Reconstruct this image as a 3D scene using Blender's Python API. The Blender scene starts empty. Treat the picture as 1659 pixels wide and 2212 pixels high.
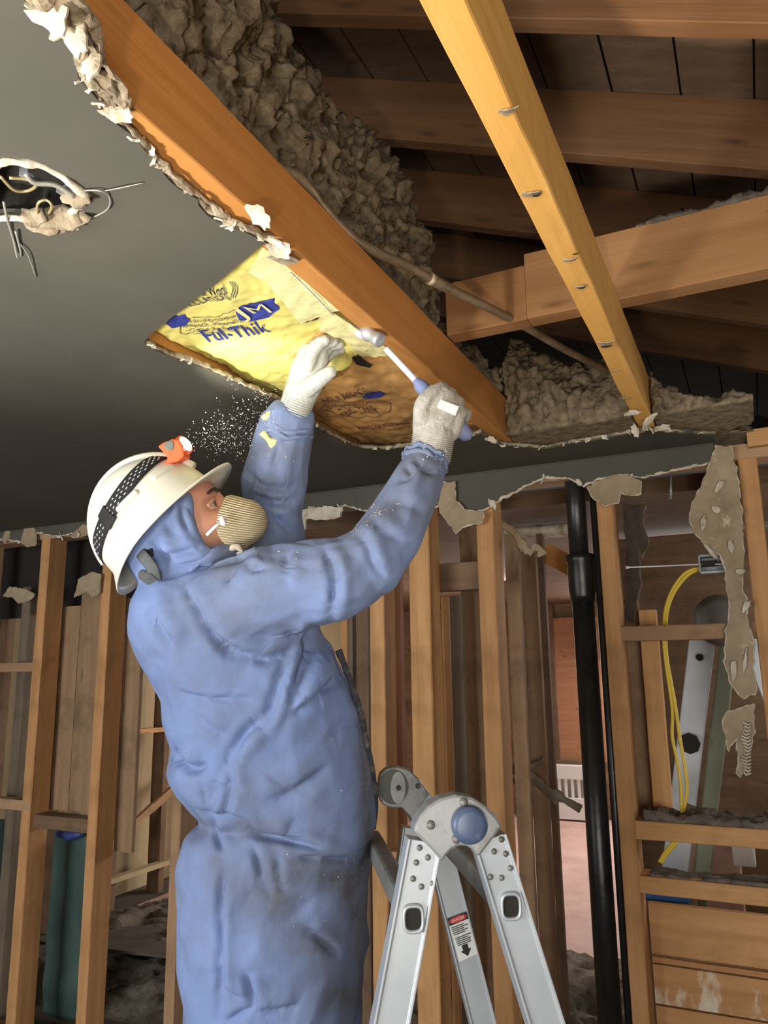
import bpy, bmesh, math, random
import numpy as np
from mathutils import Vector, Matrix, noise
random.seed(7)
SC = bpy.context.scene
COL = SC.collection

# ------------------------------------------------------------------ camera
F = 1661.0; CX, CY = 829.5, 1106.0            # photograph is 1659 x 2212
CZ = 1.42                                      # lens height
CEIL = CZ + 0.62                               # underside of the plasterboard
_n = lambda v: np.array(v, float) / np.linalg.norm(v)
_Z = _n((-111, 8228, -1661)); _Y = np.array((811, -324, -1661.)); _Y = _n(_Y - _Z * _Y.dot(_Z)); _X = np.cross(_Y, _Z)
M = np.stack([_X, _Y, _Z], 1)                  # world -> camera rotation
CAM = np.array((0, 0, CZ))
cam = bpy.data.cameras.new('camera'); cam_o = bpy.data.objects.new('camera', cam); COL.objects.link(cam_o)
cam.sensor_fit = 'VERTICAL'; cam.sensor_height = 36; cam.lens = 36 * F / 2212; cam.clip_start = .02
mw = Matrix([list(r) for r in M.T]).to_4x4(); mw.translation = Vector(CAM)
cam_o.matrix_world = mw
SC.camera = cam_o
RT, UP, BK = (Vector(M.T @ np.array(a)) for a in ((1., 0, 0), (0, 1., 0), (0, 0, 1.)))

def ray(x, y): return M.T @ np.array(((x - CX) / F, -(y - CY) / F, -1.))
def at(x, y, t): return Vector(CAM + ray(x, y) * t)              # point at depth t along the view axis
def pz(x, y, z): d = ray(x, y); return Vector(CAM + d * (z - CZ) / d[2])
def py(x, y, Y): d = ray(x, y); return Vector(CAM + d * Y / d[1])
def pxx(x, y, X): d = ray(x, y); return Vector(CAM + d * X / d[0])
def ppl(x, y, o, nrm): d = Vector(ray(x, y)); c = Vector(CAM); return c + d * ((Vector(o) - c).dot(nrm) / d.dot(nrm))
def proj_np(V): c = (V - CAM) @ M.T; return CX + F * c[:, 0] / -c[:, 2], CY - F * c[:, 1] / -c[:, 2]

# ------------------------------------------------------------------ world, lights, exposure
SC.view_settings.view_transform = 'Standard'; SC.view_settings.look = 'None'
SC.view_settings.gamma = 1.0; SC.view_settings.exposure = 0.0; SC.view_settings.use_curve_mapping = False
w = bpy.data.worlds.new('world'); SC.world = w; w.use_nodes = True
w.node_tree.nodes['Background'].inputs[0].default_value = (.80, .86, 1, 1)
w.node_tree.nodes['Background'].inputs[1].default_value = 0.045
def look(o, tgt): o.rotation_euler = (Vector(tgt) - o.location).to_track_quat('-Z', 'Y').to_euler()
def area(name, loc, tgt, sx, sy, power, col):
    l = bpy.data.lights.new(name, 'AREA'); l.shape = 'RECTANGLE'; l.size = sx; l.size_y = sy; l.energy = power; l.color = col
    o = bpy.data.objects.new(name, l); COL.objects.link(o); o.location = loc; look(o, tgt); return o
def spot(name, loc, tgt, power, col, ang, blend, size):
    l = bpy.data.lights.new(name, 'SPOT'); l.energy = power; l.color = col; l.spot_size = math.radians(ang); l.spot_blend = blend; l.shadow_soft_size = size
    o = bpy.data.objects.new(name, l); COL.objects.link(o); o.location = loc; look(o, tgt); return o
area('window_daylight', (-2.3, -1.9, 1.20), (-.9, 1.6, .95), 1.7, 1.5, 118, (.95, .98, 1))
area('room_fill', (.9, -1.6, 1.0), (-.3, 1.8, 1.1), 1.2, 1.4, 56, (1, .97, .93))  # added fill from behind right, brightens the studs
spot('work_lamp', (.02, -.55, .70), (-.30, 1.15, 2.15), 62, (1, .88, .66), 50, .7, .05)
spot('ceiling_fill', (-1.12, -.12, .95), (-.92, .44, 2.04), 170, (1, .98, .93), 80, 1.0, .12)  # added spot in mid-air, brightens the near ceiling and its fall-off
spot('second_work_lamp', (.52, .10, .5), (.17, 1.20, 2.72), 330, (1, .88, .66), 15, .06, .015)
area('far_window', (-.6, 7.2, 1.75), (-1.3, 5.0, .0), .9, .9, 80, (1, .95, .93))
area('far_side_fill', (1.9, 4.9, 1.3), (-1.5, 4.2, 1.0), 1.0, 1.2, 42, (1, .94, .86))  # added fill, lifts the rear rooms from the right
area('far_left_fill', (-1.6, 5.6, 1.6), (-3.6, 4.3, .8), .9, .9, 26, (1, .93, .85))  # added fill for the dim rear room at left
area('next_room_daylight', (.75, 3.1, 1.5), (-.2, 3.2, 1.0), .5, .8, 7, (1, .96, .9))

# ------------------------------------------------------------------ materials
def mat_base(name):
    m = bpy.data.materials.new(name); m.use_nodes = True; nt = m.node_tree; return m, nt, nt.nodes['Principled BSDF']
def srgb(r, g, b):
    f = lambda c: ((c / 255 + .055) / 1.055) ** 2.4 if c / 255 > .04045 else c / 255 / 12.92
    return (f(r), f(g), f(b), 1)
def nd(nt, t, **kw):
    n = nt.nodes.new(t)
    for k, v in kw.items(): setattr(n, k, v)
    return n
def ramp(nt, fac, stops):
    r = nd(nt, 'ShaderNodeValToRGB'); e = r.color_ramp.elements
    while len(e) < len(stops): e.new(.5)
    for i, (p, c) in enumerate(stops): e[i].position = p; e[i].color = c
    nt.links.new(fac, r.inputs[0]); return r.outputs[0]
def mixc(nt, fac, a, b, bt='MIX'):
    x = nd(nt, 'ShaderNodeMix', data_type='RGBA', blend_type=bt)
    for s, v in ((x.inputs[0], fac), (x.inputs[6], a), (x.inputs[7], b)):
        if isinstance(v, (tuple, float, int)): s.default_value = v
        else: nt.links.new(v, s)
    return x.outputs[2]
def tex(nt, scale, detail=6, rough=.6, vec=None, stretch=None, obj=True):
    tc = nd(nt, 'ShaderNodeTexCoord'); o = tc.outputs['Object']
    if stretch:
        mp = nd(nt, 'ShaderNodeMapping'); mp.inputs['Scale'].default_value = stretch; nt.links.new(o, mp.inputs[0]); o = mp.outputs[0]
    t = nd(nt, 'ShaderNodeTexNoise'); t.inputs['Scale'].default_value = scale; t.inputs['Detail'].default_value = detail; t.inputs['Roughness'].default_value = rough
    nt.links.new(o, t.inputs['Vector']); return t.outputs['Fac']
def bump(nt, bs, h, strength, dist=.01):
    b = nd(nt, 'ShaderNodeBump'); b.inputs['Strength'].default_value = strength; b.inputs['Distance'].default_value = dist
    nt.links.new(h, b.inputs['Height']); nt.links.new(b.outputs[0], bs.inputs['Normal'])
def mottle(name, c1, c2, scale=8, rough=.8, metal=0, bstr=.2, bscale=None, stain=None, stain_pos=(.55, .7), stain_scale=3, spec=.3, attr=None, attr_col=None):
    m, nt, b = mat_base(name)
    c = ramp(nt, tex(nt, scale), [(.3, c1), (.7, c2)])
    if stain: c = mixc(nt, ramp(nt, tex(nt, stain_scale, 8, .7), [(stain_pos[0], (0, 0, 0, 1)), (stain_pos[1], (1, 1, 1, 1))]), c, stain)
    if attr:
        a = nd(nt, 'ShaderNodeAttribute', attribute_name=attr)
        mul = nd(nt, 'ShaderNodeMath', operation='MULTIPLY_ADD'); nt.links.new(tex(nt, 22, 8, .75), mul.inputs[0]); mul.inputs[1].default_value = 1.7; mul.inputs[2].default_value = -.10
        m2 = nd(nt, 'ShaderNodeMath', operation='MULTIPLY', use_clamp=True); nt.links.new(mul.outputs[0], m2.inputs[0]); nt.links.new(a.outputs['Fac'], m2.inputs[1])
        c = mixc(nt, m2.outputs[0], c, attr_col)
    nt.links.new(c, b.inputs['Base Color']); b.inputs['Roughness'].default_value = rough; b.inputs['Metallic'].default_value = metal
    b.inputs['Specular IOR Level'].default_value = spec
    if bstr: bump(nt, b, tex(nt, bscale or scale * 4, 8, .7), bstr, .006)
    return m
def wood(name, c1, c2, dark=None, rough=.75, grime=.0):
    m, nt, b = mat_base(name)
    g = tex(nt, 1.0, 5, .6, stretch=(2.2, 34, 34)); g2 = tex(nt, 1.0, 4, .7, stretch=(6, 160, 160))
    c = ramp(nt, g, [(.32, c1), (.68, c2)])
    c = mixc(nt, .22, c, ramp(nt, g2, [(.35, c1), (.65, c2)]), 'MIX')
    oi = nd(nt, 'ShaderNodeObjectInfo')
    v = ramp(nt, oi.outputs['Random'], [(0, (.86, .82, .80, 1)), (1, (1.0, 1.0, 1.0, 1))])
    c = mixc(nt, 1.0, c, v, 'MULTIPLY')
    tc = nd(nt, 'ShaderNodeTexCoord'); mp = nd(nt, 'ShaderNodeMapping'); mp.inputs['Scale'].default_value = (4.2, 16, 16); nt.links.new(tc.outputs['Object'], mp.inputs[0])
    vo = nd(nt, 'ShaderNodeTexVoronoi'); vo.inputs['Scale'].default_value = 1.0; nt.links.new(mp.outputs[0], vo.inputs['Vector'])
    kn = ramp(nt, vo.outputs['Distance'], [(.05, (1, 1, 1, 1)), (.17, (0, 0, 0, 1))])
    dk = dark or tuple(x * .35 for x in c1[:3]) + (1,)
    c = mixc(nt, mixc(nt, .55, (0, 0, 0, 1), kn), c, dk)
    if grime: c = mixc(nt, ramp(nt, tex(nt, 4, 8, .7), [(.5, (0, 0, 0, 1)), (.72, (grime,) * 3 + (1,))]), c, dk)
    nt.links.new(c, b.inputs['Base Color']); b.inputs['Roughness'].default_value = rough; b.inputs['Specular IOR Level'].default_value = .25
    bump(nt, b, g2, .25, .004); return m
def plain(name, c, rough=.5, metal=0, spec=.4):
    m, nt, b = mat_base(name); b.inputs['Base Color'].default_value = c; b.inputs['Roughness'].default_value = rough; b.inputs['Metallic'].default_value = metal
    b.inputs['Specular IOR Level'].default_value = spec; return m

MT = {}
MT['joist'] = wood('joist_wood', srgb(188, 128, 64), srgb(208, 148, 82), srgb(112, 70, 34))
MT['joist_pale'] = wood('pale_joist_wood', srgb(220, 162, 80), srgb(238, 186, 104), srgb(156, 104, 54))
MT['beam'] = wood('dimmed_beam_wood', srgb(150, 108, 68), srgb(170, 126, 84), srgb(92, 60, 34))  # darker copy of the joist wood, dimness of the beam face put into colour
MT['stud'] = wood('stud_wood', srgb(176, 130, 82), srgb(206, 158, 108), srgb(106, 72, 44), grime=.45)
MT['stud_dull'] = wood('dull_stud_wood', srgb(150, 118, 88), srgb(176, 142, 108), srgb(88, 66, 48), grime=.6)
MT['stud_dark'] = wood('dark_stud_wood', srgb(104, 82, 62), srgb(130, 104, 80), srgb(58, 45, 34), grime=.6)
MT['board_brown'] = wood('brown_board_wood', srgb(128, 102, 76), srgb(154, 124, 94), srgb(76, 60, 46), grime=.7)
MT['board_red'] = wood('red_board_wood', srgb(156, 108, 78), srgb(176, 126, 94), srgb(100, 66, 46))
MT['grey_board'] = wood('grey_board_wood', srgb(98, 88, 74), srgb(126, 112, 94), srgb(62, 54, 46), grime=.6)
MT['rafter'] = wood('rafter_wood', srgb(98, 68, 44), srgb(120, 86, 58), srgb(56, 38, 26))
MT['deck'] = wood('roof_board_wood', srgb(84, 68, 54), srgb(110, 90, 72), srgb(52, 42, 34))
MT['paint'] = mottle('dark_grey_ceiling_paint', srgb(76, 73, 64), srgb(86, 82, 73), 3, .8, 0, .05, 40, srgb(104, 101, 91), (.70, .74), 26, .2)
MT['gyp'] = mottle('broken_plaster', srgb(120, 100, 78), srgb(196, 180, 152), 26, .95, 0, .9, 90, srgb(92, 74, 54), (.52, .66), 18)
MT['gyp_white'] = mottle('white_plaster', srgb(176, 160, 136), srgb(222, 212, 192), 24, .95, 0, .6, 90, srgb(140, 118, 90), (.56, .7), 16)
MT['gyp_brown'] = mottle('plasterboard_back_paper', srgb(136, 118, 94), srgb(170, 150, 122), 14, .95, 0, .6, 60, srgb(194, 178, 150), (.58, .68), 18)
MT['wool'] = mottle('rock_wool_fibre', srgb(112, 98, 78), srgb(164, 146, 120), 42, 1, 0, 1.0, 140, srgb(74, 62, 48), (.52, .7), 30, .05)
MT['rubble'] = mottle('rubble', srgb(88, 80, 72), srgb(130, 120, 108), 24, 1, 0, 1.0, 60, srgb(150, 140, 126), (.66, .74), 30, .05)
MT['floor'] = mottle('dusty_floor', srgb(70, 64, 58), srgb(98, 90, 82), 5, .95, 0, .4, 40, srgb(128, 120, 110), (.66, .74), 24)
MT['pink'] = mottle('pink_board_floor', srgb(176, 140, 128), srgb(200, 166, 154), 4, .7, 0, .1, 20)
MT['tarp'] = mottle('green_plastic_sheet', srgb(50, 66, 62), srgb(68, 88, 82), 4, .5, 0, .3, 12, None)
MT['blue_tarp'] = plain('blue_plastic', srgb(52, 66, 118), .4)
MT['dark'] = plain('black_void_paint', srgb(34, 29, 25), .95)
MT['cream_panel'] = mottle('cream_plaster_back', srgb(160, 140, 108), srgb(178, 158, 124), 5, .95, 0, .2)
MT['paper'] = mottle('yellow_kraft_paper', srgb(218, 204, 112), srgb(226, 214, 128), 6, .65, 0, .0, None, srgb(202, 178, 92), (.58, .8), 5)
MT['paper_pale'] = mottle('pale_yellow_paper', srgb(222, 212, 150), srgb(230, 222, 166), 6, .65, 0, .0)
MT['kraft'] = mottle('dim_brown_kraft_paper', srgb(206, 152, 90), srgb(220, 172, 108), 6, .6, 0, .0, None, srgb(176, 122, 66), (.56, .75), 6)  # browner paper; the lack of headlamp light is also worked into the brown
MT['stud_smear'] = MT['stud'].copy()
nt = MT['stud_smear'].node_tree; b = nt.nodes['Principled BSDF']; src = b.inputs['Base Color'].links[0].from_socket
nt.links.new(mixc(nt, ramp(nt, tex(nt, 1.0, 6, .7, stretch=(11, 5, 3)), [(.52, (0, 0, 0, 1)), (.62, (.75, .75, .75, 1))]), src, srgb(222, 212, 190)), b.inputs['Base Color'])
MT['felt'] = mottle('torn_building_paper', srgb(58, 50, 44), srgb(84, 74, 64), 20, .95, 0, .6, 60)
MT['ink'] = plain('blue_ink', srgb(52, 60, 140), .8)
MT['ink_dark'] = plain('navy_ink', srgb(56, 54, 88), .8)
MT['ink_brown'] = plain('faded_ink', srgb(104, 72, 70), .8)
MT['copper'] = mottle('aged_copper', srgb(122, 106, 86), srgb(166, 150, 126), 20, .4, .55, .1)
MT['solder'] = mottle('solder_joint', srgb(170, 150, 120), srgb(206, 190, 160), 40, .5, .5, .3)
MT['pipe'] = mottle('black_cast_iron', srgb(24, 23, 22), srgb(44, 42, 38), 8, .28, 0, .25, 30, srgb(70, 66, 58), (.62, .8), 8, .5)
MT['alu'] = mottle('brushed_aluminium', srgb(176, 180, 182), srgb(194, 197, 198), 7, .42, .35, .03, 60, srgb(140, 139, 136), (.62, .8), 5, .5)
MT['alu_dark'] = mottle('dusty_aluminium', srgb(120, 118, 112), srgb(150, 148, 142), 12, .5, .4, .1, 40, srgb(92, 84, 70), (.52, .7), 9)
MT['alu_hinge'] = mottle('cast_aluminium', srgb(150, 150, 147), srgb(176, 176, 172), 9, .45, .35, .08, 60, srgb(112, 109, 102), (.55, .7), 9, .5)
MT['hole'] = plain('dark_socket', srgb(46, 42, 36), .9)
MT['knob'] = mottle('blue_plastic_knob', srgb(70, 84, 112), srgb(98, 112, 140), 12, .35, 0, .05, 30, srgb(150, 158, 172), (.62, .75), 14, .5)
MT['suit'] = mottle('blue_coverall_cloth', srgb(121, 139, 182), srgb(131, 150, 193), 5, .78, 0, .3, 40, srgb(113, 118, 134), (.42, .70), 3.2, .2, 'dirt', srgb(92, 88, 84))
MT['seam'] = mottle('dusty_seam_flap', srgb(52, 53, 62), srgb(84, 82, 84), 26, .95, 0, .6, 70, srgb(142, 134, 122), (.52, .66), 24)
MT['glove'] = mottle('knitted_glove', srgb(208, 208, 198), srgb(226, 226, 216), 40, .95, 0, .9, 150, srgb(176, 170, 154), (.58, .75), 16, .1)
MT['glove_grey'] = mottle('dusty_grey_glove', srgb(184, 178, 166), srgb(206, 200, 188), 40, .95, 0, .8, 150, srgb(160, 150, 134), (.55, .7), 14, .1)
MT['white_print'] = plain('white_glove_print', srgb(232, 228, 220), .8)
MT['helmet'] = mottle('cream_white_plastic', srgb(222, 217, 198), srgb(232, 228, 212), 6, .38, 0, .03, 30, srgb(204, 196, 172), (.62, .8), 12, .45)
MT['strap'] = mottle('black_elastic', srgb(34, 33, 34), srgb(50, 49, 48), 30, .85, 0, .3, 120)
MT['dot'] = plain('reflective_dots', srgb(214, 214, 210), .5)
MT['orange'] = plain('orange_plastic', srgb(244, 96, 48), .45)
MT['greyp'] = plain('grey_plastic', srgb(104, 106, 96), .5)
MT['grey_strap'] = mottle('grey_webbing', srgb(78, 80, 82), srgb(104, 106, 106), 30, .8, 0, .2, 120)
MT['skin_eye'] = plain('eye_white', srgb(150, 132, 118), .3)
MT['iris'] = plain('brown_iris', srgb(52, 38, 30), .3)
MT['hair'] = plain('brown_hair', srgb(66, 46, 34), .9)
MT['hammer'] = mottle('dusty_steel', srgb(150, 150, 152), srgb(190, 190, 192), 18, .5, .5, .2, 60)
MT['hammer_white'] = mottle('plaster_dusted_steel', srgb(206, 206, 208), srgb(228, 228, 230), 14, .6, .1, .2, 50)
MT['grip'] = mottle('blue_grey_rubber', srgb(104, 112, 150), srgb(134, 142, 180), 12, .6, 0, .1)
MT['yellow'] = plain('yellow_cable_sheath', srgb(222, 190, 62), .45)
MT['wire'] = plain('grey_wire', srgb(150, 146, 136), .5, .3)
MT['brass'] = plain('bare_wire', srgb(178, 160, 116), .4, .5)
MT['galv'] = mottle('galvanised_steel', srgb(120, 122, 122), srgb(156, 158, 158), 20, .45, .5, .1)
MT['white'] = plain('white_enamel', srgb(222, 220, 214), .4)
MT['dust'] = plain('white_dust', srgb(250, 250, 246), .8)
MT['red'] = plain('red_label_ink', srgb(206, 56, 62), .6)
MT['black'] = plain('black_label_ink', srgb(40, 38, 38), .6)
MT['sticker'] = plain('white_label_film', srgb(222, 222, 214), .5)
MT['green_rail'] = plain('green_grey_rail', srgb(138, 146, 122), .5)
MT['blueitem'] = plain('bright_blue_plastic', srgb(50, 108, 178), .5)
# ribbed respirator: fine ribs as bump, groove shade painted as darker lines
m, nt, b = mat_base('ribbed_respirator'); tc = nd(nt, 'ShaderNodeAttribute', attribute_name='rib')
sn = nd(nt, 'ShaderNodeMath', operation='SINE'); nt.links.new(tc.outputs['Fac'], sn.inputs[0])
nt.links.new(ramp(nt, sn.outputs[0], [(.0, srgb(176, 156, 118)), (.45, srgb(236, 222, 188))]), b.inputs['Base Color']); bump(nt, b, sn.outputs[0], .8, .002); b.inputs['Roughness'].default_value = .9
MT['mask'] = m
m, nt, b = mat_base('skin'); a = nd(nt, 'ShaderNodeAttribute', attribute_name='beard')
nt.links.new(mixc(nt, a.outputs['Fac'], ramp(nt, tex(nt, 14), [(.3, srgb(196, 138, 112)), (.7, srgb(212, 156, 130))]), srgb(98, 66, 50)), b.inputs['Base Color']); b.inputs['Roughness'].default_value = .55
MT['skin'] = m
m, nt, b = mat_base('lamp_lens'); b.inputs['Base Color'].default_value = (1, 1, 1, 1); b.inputs['Emission Color'].default_value = (.95, 1, .86, 1); b.inputs['Emission Strength'].default_value = 14
MT['lens'] = m

# ------------------------------------------------------------------ mesh helpers
class MB:
    def __init__(s): s.v = []; s.f = []; s.mi = []
    def add(s, vs, fs, mi=0):
        o = len(s.v); s.v += [Vector(p) for p in vs]; s.f += [tuple(i + o for i in f) for f in fs]; s.mi += [mi] * len(fs); return s
    def box(s, c, h, R=None, mi=0):
        R = R or Matrix.Identity(3); c = Vector(c)
        vs = [c + R @ Vector((x * h[0], y * h[1], z * h[2])) for x in (-1, 1) for y in (-1, 1) for z in (-1, 1)]
        return s.add(vs, [(0, 1, 3, 2), (4, 6, 7, 5), (0, 4, 5, 1), (2, 3, 7, 6), (0, 2, 6, 4), (1, 5, 7, 3)], mi)
    def loft(s, rings, caps=True, mi=0, closed=True):
        n = len(rings[0]); vs = [p for r in rings for p in r]; fs = []
        for i in range(len(rings) - 1):
            for j in range(n if closed else n - 1):
                k = (j + 1) % n; fs.append((i * n + j, i * n + k, (i + 1) * n + k, (i + 1) * n + j))
        if caps: fs.append(tuple(range(n - 1, -1, -1))); fs.append(tuple((len(rings) - 1) * n + j for j in range(n)))
        return s.add(vs, fs, mi)
    def tube(s, pts, rad, n=10, mi=0, ref=None, flat=1.0, dome=False):
        pts = [Vector(p) for p in pts]; N = len(pts)
        if not hasattr(rad, '__len__'): rad = [rad] * N
        T = [(pts[min(i + 1, N - 1)] - pts[max(i - 1, 0)]).normalized() for i in range(N)]
        r = Vector(ref) if ref is not None else (Vector((0, 0, 1)) if abs(T[0].z) < .9 else Vector((1, 0, 0)))
        rings = []; fl = flat if hasattr(flat, '__len__') else [flat] * N
        if dome:      # rounded ends
            new = []; nr = []; nT = []; nf = []
            for k in (0.0, .35, .7, .92): 
                new.append(pts[0] - T[0] * rad[0] * (1 - k)); nr.append(rad[0] * max(.08, math.sqrt(max(0, 1 - (1 - k) ** 2)))); nT.append(T[0]); nf.append(fl[0])
            new += pts; nr += list(rad); nT += T; nf += list(fl)
            for k in (.92, .7, .35, .0):
                new.append(pts[-1] + T[-1] * rad[-1] * (1 - k)); nr.append(rad[-1] * max(.08, math.sqrt(max(0, 1 - (1 - k) ** 2)))); nT.append(T[-1]); nf.append(fl[-1])
            pts, rad, T, fl = new, nr, nT, nf
        for p, q, t, ff in zip(pts, rad, T, fl):
            a = r - t * r.dot(t)
            if a.length < 1e-4: a = t.orthogonal()
            a.normalize(); b = t.cross(a); 
            if ref is None: r = a
            rings.append([p + a * (q * ff * math.cos(2 * math.pi * j / n)) + b * (q * math.sin(2 * math.pi * j / n)) for j in range(n)])
        return s.loft(rings, True, mi)
    def prism(s, poly, vec, mi=0):
        vec = Vector(vec); poly = [Vector(p) for p in poly]; n = len(poly)
        fs = [tuple(range(n - 1, -1, -1)), tuple(range(n, 2 * n))] + [(j, (j + 1) % n, n + (j + 1) % n, n + j) for j in range(n)]
        return s.add(poly + [p + vec for p in poly], fs, mi)
    def lathe(s, prof, o, ax, n=24, mi=0, caps=True):
        ax = Vector(ax).normalized(); a = ax.orthogonal().normalized(); b = ax.cross(a); o = Vector(o)
        return s.loft([[o + ax * h + (a * math.cos(2 * math.pi * j / n) + b * math.sin(2 * math.pi * j / n)) * r for j in range(n)] for r, h in prof], caps, mi)
    def mesh(s, name='m', clean=True):
        me = bpy.data.meshes.new(name); me.from_pydata([tuple(p) for p in s.v], [], s.f); me.polygons.foreach_set('material_index', s.mi)
        if clean:
            bm = bmesh.new(); bm.from_mesh(me); bmesh.ops.recalc_face_normals(bm, faces=bm.faces); bm.to_mesh(me); bm.free()
        me.update(); return me
    def build(s, name, mats, parent=None, smooth=False, bevel=0, sub=0):
        return link(name, s.mesh(name), mats, parent, smooth, bevel, sub)
def link(name, me, mats, parent=None, smooth=False, bevel=0, sub=0):
    o = bpy.data.objects.new(name, me); COL.objects.link(o)
    for mm in (mats if isinstance(mats, (list, tuple)) else [mats]): me.materials.append(MT[mm])
    if smooth: me.polygons.foreach_set('use_smooth', [True] * len(me.polygons)); me.update()
    if parent is not None:
        root = parent; off = Vector((0, 0, 0))
        off = origin_of(parent)
        me.transform(Matrix.Translation(-off)); o.parent = parent
    elif len(me.vertices):
        co = np.empty(len(me.vertices) * 3); me.vertices.foreach_get('co', co); co = co.reshape(-1, 3)
        c = Vector(((co[:, 0].min() + co[:, 0].max()) / 2, (co[:, 1].min() + co[:, 1].max()) / 2, co[:, 2].min()))
        me.transform(Matrix.Translation(-c)); o.location = c
    if bevel: md = o.modifiers.new('bevel', 'BEVEL'); md.width = bevel; md.segments = 2; md.limit_method = 'ANGLE'
    if sub: md = o.modifiers.new('subsurf', 'SUBSURF'); md.levels = sub; md.render_levels = sub
    return o
def origin_of(o):
    v = Vector((0, 0, 0))
    while o is not None: v += o.location; o = o.parent
    return v
def tag(o, label=None, cat=None, group=None, kind=None):
    if label: o['label'] = label
    if cat: o['category'] = cat
    if group: o['group'] = group
    if kind: o['kind'] = kind
    return o
def empty(name, loc, label, cat, group=None):
    o = bpy.data.objects.new(name, None); COL.objects.link(o); o.location = loc; o.empty_display_size = .1; return tag(o, label, cat, group)
def structure(o): o['kind'] = 'structure'; return o
def evaluated(me, mods):
    o = bpy.data.objects.new('tmp', me); COL.objects.link(o)
    for t, kw in mods:
        md = o.modifiers.new(t, t)
        for k, v in kw.items(): setattr(md, k, v)
    dg = bpy.context.evaluated_depsgraph_get(); dg.update()
    r = bpy.data.meshes.new_from_object(o.evaluated_get(dg)); bpy.data.objects.remove(o); return r
def voxel(mb, size, smooth=4):
    return evaluated(mb.mesh('v'), [('REMESH', dict(mode='VOXEL', voxel_size=size)), ('SMOOTH', dict(factor=.5, iterations=smooth))])
def get_co(me): a = np.empty(len(me.vertices) * 3); me.vertices.foreach_get('co', a); return a.reshape(-1, 3)
def get_no(me): a = np.empty(len(me.vertices) * 3); me.vertices.foreach_get('normal', a); return a.reshape(-1, 3)
def set_co(me, a): me.vertices.foreach_set('co', a.ravel()); me.update()
def nz(p, s, seed=0): return noise.noise(Vector(p) * s + Vector((seed * 7.3, seed * 3.1, seed * 1.7)))
def fbm(p, s, seed=0, o=4): return noise.fractal(Vector(p) * s + Vector((seed * 7.3, seed * 3.1, seed * 1.7)), 1.0, 2.0, o)
def crom(pts, k=6):
    P = [np.array(p, float) for p in pts]; P = [2 * P[0] - P[1]] + P + [2 * P[-1] - P[-2]]; out = []
    for i in range(1, len(P) - 2):
        for j in range(k):
            t = j / k; out.append(.5 * ((2 * P[i]) + (-P[i - 1] + P[i + 1]) * t + (2 * P[i - 1] - 5 * P[i] + 4 * P[i + 1] - P[i + 2]) * t * t + (-P[i - 1] + 3 * P[i] - 3 * P[i + 1] + P[i + 2]) * t ** 3))
    out.append(P[-2]); return out

def lumber(name, a, b, w, d, wdir, mat, label=None, cat=None, group=None, parent=None, wob=.0012, kind=None):
    """sawn timber from a to b; w is its size along wdir, d its size across that. local X runs along the grain"""
    a = Vector(a); b = Vector(b); L = (b - a).length; x = (b - a).normalized(); y = Vector(wdir); y = (y - x * y.dot(x)).normalized(); z = x.cross(y)
    n = max(2, int(L / .06)); rings = []; sd = random.random() * 50
    for i in range(n + 1):
        u = L * i / n; ch = min(w, d) * .05
        pr = [(-w / 2 + ch, -d / 2), (w / 2 - ch, -d / 2), (w / 2, -d / 2 + ch), (w / 2, d / 2 - ch), (w / 2 - ch, d / 2), (-w / 2 + ch, d / 2), (-w / 2, d / 2 - ch), (-w / 2, -d / 2 + ch)]
        rings.append([Vector((u, p + wob * nz((u * 9, p * 40, q * 40), 1, sd), q + wob * nz((u * 9, p * 40, q * 40), 1, sd + 9))) for p, q in pr])
    me = MB().loft(rings).mesh(name); o = bpy.data.objects.new(name, me); COL.objects.link(o); me.materials.append(MT[mat])
    mtx = Matrix((x, y, z)).transposed().to_4x4(); mtx.translation = a
    if parent is not None: mtx.translation = a - origin_of(parent); o.parent = parent
    o.matrix_local = mtx if parent is not None else mtx
    if parent is None: o.matrix_world = mtx
    return tag(o, label, cat, group, kind)
def stud(x0, x1, Y0, Y1, z0, z1, mat, label, group='bare wall studs', name='timber_stud', cat='stud'):
    return lumber(name, ((x0 + x1) / 2, (Y0 + Y1) / 2, z0), ((x0 + x1) / 2, (Y0 + Y1) / 2, z1), x1 - x0, Y1 - Y0, (1, 0, 0), mat, label, cat, group)
def rail(x0, x1, Y0, Y1, z0, z1, mat, label, group='bare wall rails', name='timber_blocking', cat='timber'):
    return lumber(name, (x0, (Y0 + Y1) / 2, (z0 + z1) / 2), (x1, (Y0 + Y1) / 2, (z0 + z1) / 2), z1 - z0, Y1 - Y0, (0, 0, 1), mat, label, cat, group)
def rough(pts, amp, step=.012, seed=0, closed=False):
    """subdivide a polyline and jitter it, for torn edges"""
    out = []; n = len(pts); pts = [Vector(p) for p in pts]
    for i in range(n if closed else n - 1):
        a, b = pts[i], pts[(i + 1) % n]; k = max(1, int((b - a).length / step))
        for j in range(k):
            p = a.lerp(b, j / k); out.append(p + Vector((nz(p, 45, seed), nz(p, 45, seed + 5), nz(p, 45, seed + 9))) * amp)
    if not closed: out.append(pts[-1])
    return out
def crust(mb, pts, r, seed=0, n=8, amp=.6, flat=1.0, mi=0):
    """lumpy torn edge along a polyline"""
    P = rough(pts, r * .5, max(.006, r * .8), seed); t = MB().tube(P, [r * (.75 + .5 * abs(fbm(p, 30, seed))) for p in P], n, flat=flat)
    vs = [v + Vector((nz(v, 70, seed + 2), nz(v, 70, seed + 3), nz(v, 70, seed + 4))) * r * amp for v in t.v]; mb.add(vs, t.f, mi)
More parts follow.
